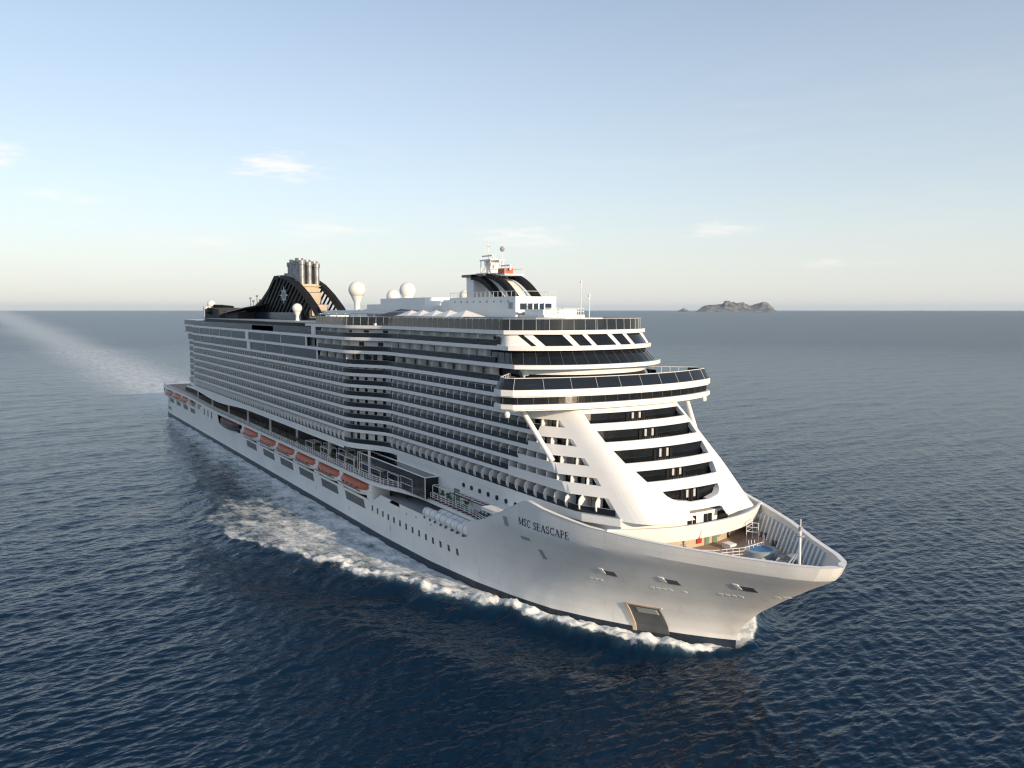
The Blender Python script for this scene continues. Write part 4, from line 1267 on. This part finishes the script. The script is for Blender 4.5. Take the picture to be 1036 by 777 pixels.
def zx_front(y, z, ins): 
    hw = HW - ins
    return interp(z, XF) - ins - 6.0*(abs(y)/hw)**2.6
for ya, yb in ((-12.9, -12.2), (-10.9, -6.5), (-5.3, -2.9), (-1.9, 2.3), (3.4, 6.0), (7.2, 12.4)):
    m = MB(); rows = []
    za, zb_ = 41.92, 43.72
    sh = 1.25 if True else 0
    for k in range(9):
        t = k/8; r_ = []
        for j in range(3):
            s = j/2; z = za + (zb_-za)*s; y = ya + (yb-ya)*t + (0.9 - 1.8*s)*0.62
            ins = 0.12 + (z-41.78)/(43.85-41.78)*0.38
            r_.append((zx_front(y, z, ins)+0.06, y, z))
        rows.append(r_)
    m.grid(rows)
    w_ = m.build('window', M['glass'], ship)
m = MB(); m.box(283.6, 284.7, -15.42, -15.36, 42.1, 43.4); m.build('window', M['glass'], ship)
# deckhouse behind the wing, level 7-8 dark glazing
m = MB(); loft_band(m, 35.95, 38.2, 2.1, 2.1, 280, 280); m.build('window_band', M['glass'], ship, smooth=30)

# ---------------------------------------------------------------- top deck
pt = cut(plan(45, 0.2), x0=208)
m = MB()
for sgn in (-1, 1): m.strip(side(pt, sgn), 44.45, 46.25, 0.05, 0, lean=-0.15)
ws = m.build('windscreen', M['screen'], ship)
m = MB()
dn = resample(pt, 2.2); nn = normals(dn)
for sgn in (-1, 1):
    for (x, y), n in zip(dn, nn): m.bar((x, y*-sgn if sgn > 0 else y, 44.4), (x - n[0]*.1, (y - n[1]*.1)*(-1 if sgn > 0 else 1), 46.35), 0.028, 4)
    ps = side(pt, sgn)
    for a, b_ in zip(ps[:-1], ps[1:]): m.bar((a[0], a[1], 46.3), (b_[0], b_[1], 46.3), 0.04, 4)
m.build('windscreen_post', M['offwhite'], ship)
pa = cut(plan(42, 0.3, xa=50), x0=66, x1=206)
m = MB()
for sgn in (-1, 1): m.strip(side(pa, sgn), 41.85, 43.6, 0.05, 0)
m.build('windscreen', M['blue_glass'], ship)
m = MB(); m.box(150, 172, -20.3, -16, 41.9, 43.3); m.box(208, 236, -17, -6, 44.4, 44.9)
m.build('deck_locker', M['white'], ship)
# superstructure core under the top deck aft
m = MB(); m.prism([(64, -15), (207, -16.5), (207, 16.5), (64, 15)], 41.8, 44.3); m.build('deck_casing', M['dark'], ship)
m = MB(); m.prism([(62, -14.5), (206, -17.5), (206, 17.5), (62, 14.5)], 44.3, 44.6, 0, 1); m.build('sun_deck', [M['grey'], M['bluedeck']], ship)
# canopies along the side of the pool deck
m = MB()
for x0, x1, z in ((188, 212, 46.7), (212, 232, 47.0)):
    m.grid([[(x0, -13, z), (x1, -13, z)], [(x0, -9, z+1.0), (x1, -9, z+1.0)], [(x0, -4, z+0.6), (x1, -4, z+.6)]])
    m.grid([[(x0, -13, z-.2), (x1, -13, z-.2)], [(x0, -13, z), (x1, -13, z)]])
m.build('pool_canopy', M['bluedeck'], ship)
m = MB()
for x in range(190, 232, 6): m.bar((x, -12.9, 44.4), (x, -12.9, 46.9), 0.09, 5)
m.build('canopy_post', M['white'], ship)
tent = MB(); tent.face([(-3, -2.6, 0), (3, -2.6, 0), (0, 0, 1.25)]); tent.face([(3, -2.6, 0), (3, 2.6, 0), (0, 0, 1.25)]); tent.face([(3, 2.6, 0), (-3, 2.6, 0), (0, 0, 1.25)]); tent.face([(-3, 2.6, 0), (-3, -2.6, 0), (0, 0, 1.25)])
for sx in (-3, 3):
    for sy in (-2.6, 2.6): tent.bar((sx, sy, -2.2), (sx, sy, 0), 0.07, 5)
t0 = None
for x, y in ((244, -9.4), (250, -9.4), (256, -9.4), (262.5, -9.4), (238, -9.2)):
    if t0 is None: t0 = tent.build('cabana_roof', M['offwhite'], ship); o = t0
    else: o = t0.copy(); C.objects.link(o); o.parent = ship
    o.location = (x, y, 46.5)
m = MB(); m.box(262, 288, -10.5, -4.5, 46.3, 46.5); m.build('awning', M['bluedeck'], ship)
m = MB()
for k in range(16): m.box(266+k*1.2, 266.7+k*1.2, -11, -10.3, 44.4, 45.9)
m.build('planter', M['greydk'], ship)
# forward deckhouse with white lit front
m = MB(); m.prism([(247, -4.6), (272.6, -4.6), (272.6, 4.6), (247, 4.6)], 44.4, 50.3); m.prism([(244, -3.4), (247.2, -4.55), (247.2, 4.55), (244, 3.4)], 44.4, 50.0)
dh = m.build('deck_house', M['white'], ship)
m = MB(); m.box(272.58, 272.8, -3.6, 3.4, 47.9, 49.0); m.build('window', M['blue_glass'], dh)
m = MB()
for y in (-2.3, -1.0, 0.3, 1.6): m.box(272.78, 272.9, y, y+0.25, 47.6, 49.2)
m.box(272.7, 273.6, -4.6, 4.6, 47.2, 47.4); 
m.build('window_frame', M['white'], dh)
m = MB()
for x in np.arange(249, 272, 2.6): m.box(x, x+0.5, -4.64, -4.55, 49.2, 49.6)
m.box(270.2, 271.6, -4.65, -4.55, 48.0, 49.2)
m.build('vent', M['grey'], dh)
m = MB()
for x in np.arange(247, 273, 1.6):
    for y in (-4.5, 4.5): m.bar((x, y, 50.3), (x, y, 51.3), 0.04, 4)
for y in (-4.5, 4.5): m.bar((247, y, 51.3), (272.5, y, 51.3), 0.04, 4)
m.bar((272.5, -4.5, 51.3), (272.5, 4.5, 51.3), .04, 4)
m.build('railing', M['white'], dh)
m = MB(); m.box(273, 281, -4, 5, 44.4, 46.9); m.box(281, 285, -3, 6, 44.4, 46.4); m.prism([(274, -3.5), (280, -3.5), (280, 4), (274, 4)], 46.9, 47.9)
fwd = m.build('deck_house', M['white'], ship)
m = MB()
for y in np.linspace(-3.8, 4.8, 8): m.bar((281, y, 46.9), (281, y, 48.1), .05, 4)
m.bar((281, -3.8, 48.1), (281, 4.8, 48.1), .05, 4); m.bar((281, -3.8, 47.5), (281, 4.8, 47.5), .05, 4)
m.box(279, 280.2, -5.5, -4.2, 44.4, 46.4)
m.build('railing', M['white'], fwd)
# white house amidships carrying satellite domes
m = MB(); m.box(208, 233, -3.5, 8.5, 44.5, 50.6); m.box(198, 208, -3, 8, 44.5, 49.2); m.box(233, 240, -1, 7, 44.5, 48.8); m.prism([(240, -3), (244, -3), (244, 6), (240, 6)], 44.5, 49.6)
m.build('deck_house', M['white'], ship)
def radome(x, y, zc, r, z0):
    t = empty('satellite_dome', (x, y, z0)); t.parent = ship
    m = MB(); pr_ = []
    for k in range(1, 15):
        a = -math.pi/2*0.80 + (math.pi/2*1.80)*k/14
        pr_.append((max(r*math.cos(a), 0.02), zc - z0 + r*math.sin(a)))
    m.lathe([(r*0.42, zc-z0-r*1.25)] + pr_, 0, 0, 24); m.build('dome', M['dome'], t, smooth=40)
    m = MB(); m.lathe([(r*0.55, 0), (r*0.36, r*.3), (r*0.34, zc-z0-r*1.55), (r*.72, zc-z0-r*0.75)], 0, 0, 16); m.build('pedestal', M['white'], t, smooth=40)
radome(186.2, -1.0, 53.3, 2.35, 45)
radome(219.0, -1.2, 52.5, 1.95, 50.4)
radome(203.5, 2.0, 51.3, 1.75, 48)
radome(240.0, 3.0, 50.9, 1.35, 48.4)
radome(157.0, -8.5, 48.3, 1.45, 44.5)
radome(41.0, -8.0, 50.2, 1.7, 46.5)
# white whip aerials on the fore edge of the top deck
for x, y, h in ((286.4, 0.0, 8.6), (287.6, 0.9, 6.2)):
    m = MB(); m.bar((x, y, 44.4), (x, y, 44.4+h), 0.11, 6, r2=0.05); m.bar((x, y-.3, 44.4+h-.9), (x, y+.3, 44.4+h-.9), .06, 4); m.box(x-.12, x+.12, y-.12, y+.12, 44.4+h-.6, 44.4+h-.2)
    m.build('aerial', M['white'], ship)

# ---------------------------------------------------------------- radar mast on twin black arches
ms = empty('radar_mast', (250, 0, 50.3)); ms.parent = ship
def at_ms(mb, name, m_, parent=ms, smooth=False):
    mb.v = [(x-250, y, z-50.3) for x, y, z in mb.v]; return mb.build(name, m_, parent, smooth)
m = MB(); m.prism([(250.6, -2.6), (253.6, -2.6), (253.6, 2.6), (250.6, 2.6)], 50.3, 54.5); at_ms(m, 'mast_leg', M['white'])
m = MB(); m.box(249.6, 258.5, -3.2, 3.2, 54.5, 55.0); at_ms(m, 'arch_cap', M['greydk'])
def arch(x0, z0, x1, z1, th, y0, y1, bulge):
    m = MB(); rows = []
    for k in range(17):
        t = k/16; x = x0 + (x1-x0)*t; z = z0 + (z1-z0)*(t**1.9)
        rows.append((x, z))
    o_ = []
    for k, (x, z) in enumerate(rows):
        a = rows[max(k-1, 0)]; b_ = rows[min(k+1, 16)]; d = math.hypot(b_[0]-a[0], b_[1]-a[1]); nx_, nz_ = -(b_[1]-a[1])/d, (b_[0]-a[0])/d
        o_.append(((x, y0, z), (x, y1, z), (x-nx_*th, y1, z-nz_*th), (x-nx_*th, y0, z-nz_*th)))
    m.grid(o_, closed=True); m.face(o_[0]); m.face(o_[-1])
    return m
for y0, y1 in ((-3.2, -1.9), (1.9, 3.2)):
    at_ms(arch(253.5, 55.0, 264.5, 50.3, 1.1, y0, y1, 0), 'arch', M['black'])
    at_ms(arch(259.5, 55.0, 269.8, 50.3, 1.0, y0, y1, 0), 'arch', M['black'])
at_ms(arch(257.0, 54.6, 267.2, 50.3, 1.3, -1.9, 1.9, 0), 'arch_panel', M['white'])
m = MB(); m.box(253.5, 258.8, -2.0, 2.0, 55.0, 55.25); m.box(258.5, 265, -2.2, 2.2, 54.5, 54.8); m.box(254.5, 258.8, -1.7, 1.7, 57.7, 57.95)
for x in (254.7, 256.6, 258.5):
    for y in (-1.5, 1.5): m.bar((x, y, 55), (x, y, 57.8), 0.10, 5)
m.bar((254.7, -1.5, 55.2), (258.5, -1.5, 57.8), .06, 4); m.bar((254.7, 1.5, 55.2), (258.5, 1.5, 57.8), .06, 4)
m.box(255.6, 257.6, -0.9, 0.9, 55.2, 57.7)
for x, y in ((258.7, -2.1), (261.8, -2.1), (264.9, -2.1), (258.7, 2.1), (261.8, 2.1), (264.9, 2.1)): m.bar((x, y, 54.8), (x, y, 55.8), .05, 4)
for y in (-2.1, 2.1): m.bar((258.7, y, 55.8), (264.9, y, 55.8), .05, 4)
at_ms(m, 'platform', M['white'])
for x, y, z, w in ((259.6, 0, 57.4, 3.6), (257.0, 0, 58.5, 4.2), (263.5, 0, 56.3, 3.2)):
    m = MB(); m.bar((x, y, z-0.7 if z < 57 else z-.6), (x, y, z), 0.22, 8); m.box(x-0.3+0.5*w*-0.8, x+0.5*w, y-w*.35, y-w*.35+0.25, z, z+0.28)
    at_ms(m, 'radar_scanner', M['white'])
m = MB(); m.box(260.5, 263.0, -1.0, 1.0, 54.8, 56.0); at_ms(m, 'winch_box', M['orange'])
m = MB()
for x, y, z0, z1 in ((255.2, 0, 57.9, 62.0), (255.2, -0.9, 56.8, 60.0), (256.4, 1.0, 57.9, 60.4), (259.6, .6, 55, 60.2)): m.bar((x, y, z0), (x, y, z1), 0.07, 5, r2=0.03)
m.bar((255.2, -0.9, 59.8), (255.2, 0.9, 59.8), .04, 4); m.bar((254.6, 0, 60.7), (255.9, 0, 60.7), .04, 4)
at_ms(m, 'aerial', M['white'])
m = MB(); m.lathe([(0.03, 59.4), (.4, 59.6), (.5, 60.0), (.3, 60.4), (.03, 60.5)], 259.6, 0.6, 10); at_ms(m, 'camera_pod', M['grey'])

# ---------------------------------------------------------------- funnel
fu = empty('funnel', (125, 0, 44.5)); fu.parent = ship
def at_fu(mb, name, m_, smooth=False, parent=fu):
    mb.v = [(x-125, y, z-44.5) for x, y, z in mb.v]; return mb.build(name, m_, parent, smooth)
REAR = [(66, 44.6), (78, 46.8), (92, 48.6), (104, 51.4), (113, 55.0), (120.5, 59.3)]
FRONT = [(128.5, 59.3), (137, 58.2), (146, 55.8), (154, 52.6), (161.5, 48.8), (168, 44.6)]
FY = 4.6
def prof_x(tab, z): return float(np.interp(z, [t[1] for t in tab], [t[0] for t in tab]))
for sgn in (-1, 1):
    # dark frame: rear rib, front arch, top cap
    m = MB()
    def ribbon(tab, wid, inward):
        a = [(x, sgn*FY, z) for x, z in tab]; b_ = [(x + inward*wid, sgn*FY, z - 0.25*wid*(1 if abs(inward) else 0)) for x, z in tab]
        y2 = sgn*(FY-1.3)
        m.grid([a, b_, [(x, y2, z) for x, _, z in b_], [(x, y2, z) for x, _, z in a], a])
    ribbon(REAR, 2.0, 1); ribbon(FRONT, 3.0, -1)
    m.grid([[(120.5, sgn*FY, 59.3), (126.5, sgn*FY, 59.3)], [(122.5, sgn*FY, 57.8), (124.0, sgn*FY, 57.8)]])
    m.grid([[(120.5, sgn*FY, 59.3), (126.5, sgn*FY, 59.3)], [(120.5, sgn*(FY-1.3), 59.3), (126.5, sgn*(FY-1.3), 59.3)]])
    at_fu(m, 'arch_frame', M['black'])
    # slanted slats filling the side
    m = MB()
    for k in range(17):
        xb = 84 + k*4.1
        zb0 = 46.0
        for j in range(8):
            pass
        xt = xb + 20.0
        # clip each slat to the funnel outline
        pts = []
        for s in np.linspace(0, 1, 40):
            x = xb + (xt-xb)*s; z = zb0 + 13.0*s
            if prof_x(REAR, min(z, 59.2)) + 1.5 < x < float(np.interp(z, [t[1] for t in reversed(FRONT)], [t[0] for t in reversed(FRONT)])) - 2.5: pts.append((x, z))
        if len(pts) > 1:
            (xa, za), (xc, zc) = pts[0], pts[-1]
            m.face([(xa, sgn*(FY-.25), za), (xa+1.9, sgn*(FY-.25), za), (xc+1.9, sgn*(FY-.25), zc), (xc, sgn*(FY-.25), zc)])
            m.face([(xa+1.9, sgn*(FY-.25), za), (xa+1.9, sgn*(FY-1.0), za), (xc+1.9, sgn*(FY-1.0), zc), (xc+1.9, sgn*(FY-.25), zc)])
    at_fu(m, 'side_slat', M['black'])
    # dark blue base panel
    m = MB(); m.box(84, 150, sgn*(FY+0.3)-0.2, sgn*(FY+0.3)+0.2, 44.5, 47.0); at_fu(m, 'base_panel', M['blue_glass'])
    # star emblem of eight points
    m = MB(); cxs, czs = 131.5, 52.6
    for k in range(16):
        a = k*math.pi/8; r = 3.3 if k % 4 == 0 else (2.7 if k % 2 == 0 else 2.0)
        m.face([(cxs + math.cos(a)*r*1.5, sgn*(FY+.12), czs + math.sin(a)*r), (cxs + math.cos(a+.30)*1.9, sgn*(FY+.12), czs + math.sin(a+.30)*1.3), (cxs, sgn*(FY+.12), czs), (cxs + math.cos(a-.30)*1.9, sgn*(FY+.12), czs + math.sin(a-.30)*1.3)])
    at_fu(m, 'star_emblem', M['star'])
# casing inside
m = MB(); m.prism([(100, -3.0), (152, -3.0), (152, 3.0), (100, 3.0)], 44.5, 49.5); m.prism([(121, -2.8), (146, -2.8), (146, 2.8), (121, 2.8)], 49.5, 53.5); m.prism([(124, -2.8), (141, -2.8), (141, 2.8), (119, 2.8)], 53.5, 57.2); at_fu(m, 'casing', M['greydk'])
for a_ in ((141.0, 144.5, 2.7, 53.5, 56), (152, 153, 2.6, 46, 49.4), (146, 147, 2.6, 49.6, 53.2)):  # casing fronts between the arches: warm lit look put into the tan colour
    m = MB(); m.box(a_[0], a_[1], -a_[2], a_[2], a_[3], a_[4]); at_fu(m, 'casing_panel', M['tan'])
k_ = 0
for x, r, zt in ((124.2, 1.25, 60.8), (127.4, 1.3, 64.2), (130.3, 1.3, 65.0), (133.2, 1.3, 64.6), (136.2, 1.3, 65.2), (138.8, 1.1, 64.4)):
    for y in (-2.3, 0.1, 2.5):
        m = MB(); zz = zt - 0.9 - 0.45*((k_*7) % 3)
        m.lathe([(r*0.8, 55.0), (r*0.8, zz-1.4), (r, zz-1.3), (r, zz), (r*.8, zz), (r*.75, zz-.8)], x+4.5, y, 12); k_ += 1
        at_fu(m, 'exhaust_pipe', M['steel'], smooth=40)
m = MB(); m.box(121.5, 141, -3.6, 3.6, 57.0, 57.3); m.box(138, 145, -3.2, 3.2, 55.2, 55.5)
for x in (122, 128, 134, 140.5):
    for y in (-3.5, 3.5): m.bar((x, y, 57.3), (x, y, 58.4), .06, 4)
at_fu(m, 'platform', M['tan'])
m = MB(); m.box(159.5, 168.0, -3.5, 3.5, 44.5, 47.6); at_fu(m, 'lookout_house', M['white'])
m = MB()
for x in (160, 162.7, 165.4): m.box(x, x+2.1, -3.6, 3.6, 46.0, 47.2)
at_fu(m, 'window', M['glass'])

# ---------------------------------------------------------------- after end of the top decks
m = MB(); m.box(52, 76, -13, -3, 43.8, 48.2); m.box(58, 70, -13.5, 8, 48.2, 48.6); m.box(76, 96, -11, -1, 44.4, 47.2); at = m.build('pavilion', M['dark'], ship)
m = MB(); m.lathe([(2.2, 43.8), (2.2, 49.2), (0.03, 49.4)], 40, -9, 16); m.build('stair_drum', M['offwhite'], ship, smooth=40)
m = MB(); m.lathe([(1.9, 43.8), (1.9, 50.0), (.03, 50.0)], 45.5, -6, 16); m.build('stair_drum', M['greydk'], ship, smooth=40)
m = MB(); m.grid([[(80, -13, 46.6), (108, -12, 48.6)], [(80, -4, 47.4), (112, -4, 50.2)], [(80, 4, 47.2), (112, 4, 50.0)]]); m.grid([[(80, -13, 46.4), (108, -12, 48.3)], [(80, -13, 46.6), (108, -12, 48.6)]]); m.build('sloping_canopy', M['grey'], ship)
m = MB()
for k, (x, h) in enumerate(((84, 5.5), (88, 4.4), (93, 6.2), (97, 4.6), (101, 5.2))): m.bar((x, -3, 47), (x, -3, 47+h), .14, 5); m.box(x-.5, x+.5, -3.3, -2.7, 46.4+h, 47+h)
m.build('light_mast', M['greydk'], ship)
# a winding tube slide
m = MB(); pts = [(46 + 22*t + 3*math.sin(t*11), -8 + 6*math.sin(t*7.5), 49.3 - 3.5*t) for t in np.linspace(0, 1, 40)]
for a, b_ in zip(pts[:-1], pts[1:]): m.bar(a, b_, 0.75, 8)
m.build('tube_slide', M['black'], ship, smooth=40)
m = MB()
for x, z in ((50, 49), (55, 48.6), (62, 48), (68, 47)): m.bar((x, -11, 43.5), (x, -11, z), .2, 6); m.bar((x, -4, 43.5), (x, -4, z), .2, 6)
m.build('slide_support', M['greydk'], ship)
m = MB(); m.box(36, 64, -18, 18, 41.8, 43.7); m.build('glass_house', M['blue_glass'], ship)
m = MB(); m.prism([(22, -16), (47, -16), (47, 16), (22, 16)], 12.6, 13.9); m.box(47, 60, -14, 14, 12.6, 17.2); m.build('pool_terrace', M['dark'], ship)

# ---------------------------------------------------------------- lifeboats: things of their own, hung under the promenade
def loft_boat(mb, L_, prof, mi=0):
    rows = []
    for k in range(15):
        t = -1 + 2*k/14; s = (1-abs(t)**3.2)**0.55 if abs(t) < 1 else 0.0
        s = max(s, 0.05)
        rows.append([(t*L_/2 + (0.25*t*z if True else 0), y*s, z*(1 if z > 0.9 else 1) + 0.35*abs(t)**3*(1-z/3)) for y, z in prof])
    mb.grid(rows, mi); mb.face(rows[0], mi); mb.face(list(reversed(rows[-1])), mi)
def make_boat():
    r = empty('lifeboat')
    m = MB(); loft_boat(m, 15.6, [(-2.15, 1.45), (-2.2, 1.0), (-1.7, .35), (-.6, 0), (.6, 0), (1.7, .35), (2.2, 1.0), (2.15, 1.45), (-2.15, 1.45)]); m.build('hull', M['white'], r, smooth=40)
    m = MB(); loft_boat(m, 15.5, [(-2.17, 1.47), (-2.1, 2.05), (-1.6, 2.6), (-.8, 2.8), (.8, 2.8), (1.6, 2.6), (2.1, 2.05), (2.17, 1.47), (-2.17, 1.47)]); m.build('canopy', M['orange'], r, smooth=40)
    for sy in (-1, 1):
        m = MB(); m.box(-6.6, 6.6, sy*2.26-0.06, sy*2.26+0.06, 1.3, 1.5); m.build('fender', M['greydk'], r)
    for x in (-4, -1.3, 1.3, 4):
        for sy in (-1, 1):
            m = MB(); m.box(x-0.6, x+0.6, sy*2.12-0.04, sy*2.12+0.04, 1.75, 2.0); m.build('window', M['glass'], r)
    m = MB(); m.box(-5.6, -4.4, -0.7, 0.7, 2.6, 3.0); m.build('hatch', M['orange'], r)
    return r
boat0 = make_boat()
posn = ['nearest the bow, under the shade frames', 'second from the bow end of the row of six', 'third from the bow end of the row of six', 'fourth from the bow end of the row of six', 'fifth from the bow end of the row of six', 'last of the row of six, beside the dark tender']
for k, x in enumerate(reversed(BX)):
    o = boat0 if k == 0 else copy_tree(boat0)
    o.location = (x, -19.75, 7.95)
    tag(o, 'orange and white lifeboat, ' + posn[k], 'lifeboat', 'orange lifeboats hung along the ship side')
for k, x in enumerate((46, 30.5, 14)):
    o = copy_tree(boat0); o.location = (x, -19.7, 8.85)
    tag(o, ['orange lifeboat of the stern group, nearest the bow', 'orange lifeboat in the middle of the stern group of three', 'orange lifeboat closest to the stern'][k], 'lifeboat', 'orange lifeboats hung along the ship side')
# covered tender in the dark bay
r = empty('tender_boat', (120, -20.2, 7.9)); tag(r, 'dark maroon covered tender in its bay behind the six orange lifeboats', 'tender boat')
m = MB(); loft_boat(m, 22, [(-2.3, 1.6), (-2.3, 1.0), (-1.7, .3), (-.6, 0), (.6, 0), (1.7, .3), (2.3, 1.0), (2.3, 1.6), (-2.3, 1.6)]); m.build('hull', M['greydk'], r, smooth=40)
m = MB(); loft_boat(m, 20, [(-2.2, 1.6), (-2.1, 2.4), (-1.5, 2.9), (1.5, 2.9), (2.1, 2.4), (2.2, 1.6), (-2.2, 1.6)]); m.build('cover', M['maroon'], r, smooth=40)

# life raft canisters lying in two rows on the raft deck
def make_raft():
    r = empty('life_raft_canister')
    m = MB(); n = 14
    rows = [[(x, rad*math.cos(2*math.pi*k/n), 0.95 + rad*math.sin(2*math.pi*k/n)) for k in range(n)] for x, rad in ((-1.75, .02), (-1.75, .5), (-1.5, .78), (1.5, .78), (1.75, .5), (1.75, .02))]
    m.grid(rows, closed=True); m.build('shell', M['white'], r, smooth=40)
    m = MB()
    for x in (-0.9, 0.9):
        rr = [[(x+dx, .80*math.cos(2*math.pi*k/n), 0.95 + .80*math.sin(2*math.pi*k/n)) for k in range(n)] for dx in (-.07, .07)]; m.grid(rr, closed=True)
    m.build('strap', M['grey'], r)
    m = MB()
    for x in (-1, 1): m.box(x-.12, x+.12, -.8, .8, 0, .35)
    m.build('cradle', M['greydk'], r)
    return r
r0 = make_raft(); q = 0
ordw = ['nearest the bow', 'second from the bow', 'third from the bow', 'fourth from the bow', 'farthest from the bow']
for row, (y, z) in enumerate(((-19.7, 9.3), (-18.1, 9.3))):
    for k in range(4 if row == 0 else 3):
        o = r0 if q == 0 else copy_tree(r0); q += 1
        o.location = (279.6 - k*4.15 - row*1.2, y, z); o.scale = (1.12, 1.12, 1.12)
        tag(o, ('white life raft canister in the outer row, ' if row == 0 else 'white life raft canister in the inner row, ') + ordw[k], 'life raft', 'white life raft canisters in the side recess')

# sun loungers on the promenade below the frames: two lines, too small to label apart
def make_lounger():
    r = empty('sun_lounger')
    m = MB(); m.box(-.95, .4, -.33, .33, .3, .38); m.build('seat', M['maroon'], r)
    m = MB(); m.face([(.4, -.33, .34), (.4, .33, .34), (.95, .33, .8), (.95, -.33, .8)]); m.build('backrest', M['maroon'], r)
    m = MB()
    for x in (-.85, .5):
        for y in (-.28, .28): m.bar((x, y, 0), (x, y, .3), .03, 4)
    m.build('leg', M['white'], r)
    return r
l0 = make_lounger(); q = 0
for row in range(2):
    for k in range(12):
        o = l0 if q == 0 else copy_tree(l0); q += 1
        o.location = (262 + k*1.75, -16.9 + 0.0 + row*0.9 if row else -16.95, 11.8); o.rotation_euler = (0, 0, math.pi/2)
        tag(o, 'dark red sun lounger beneath the white frames beside the promenade railing', 'sun lounger', 'sun loungers on the promenade')
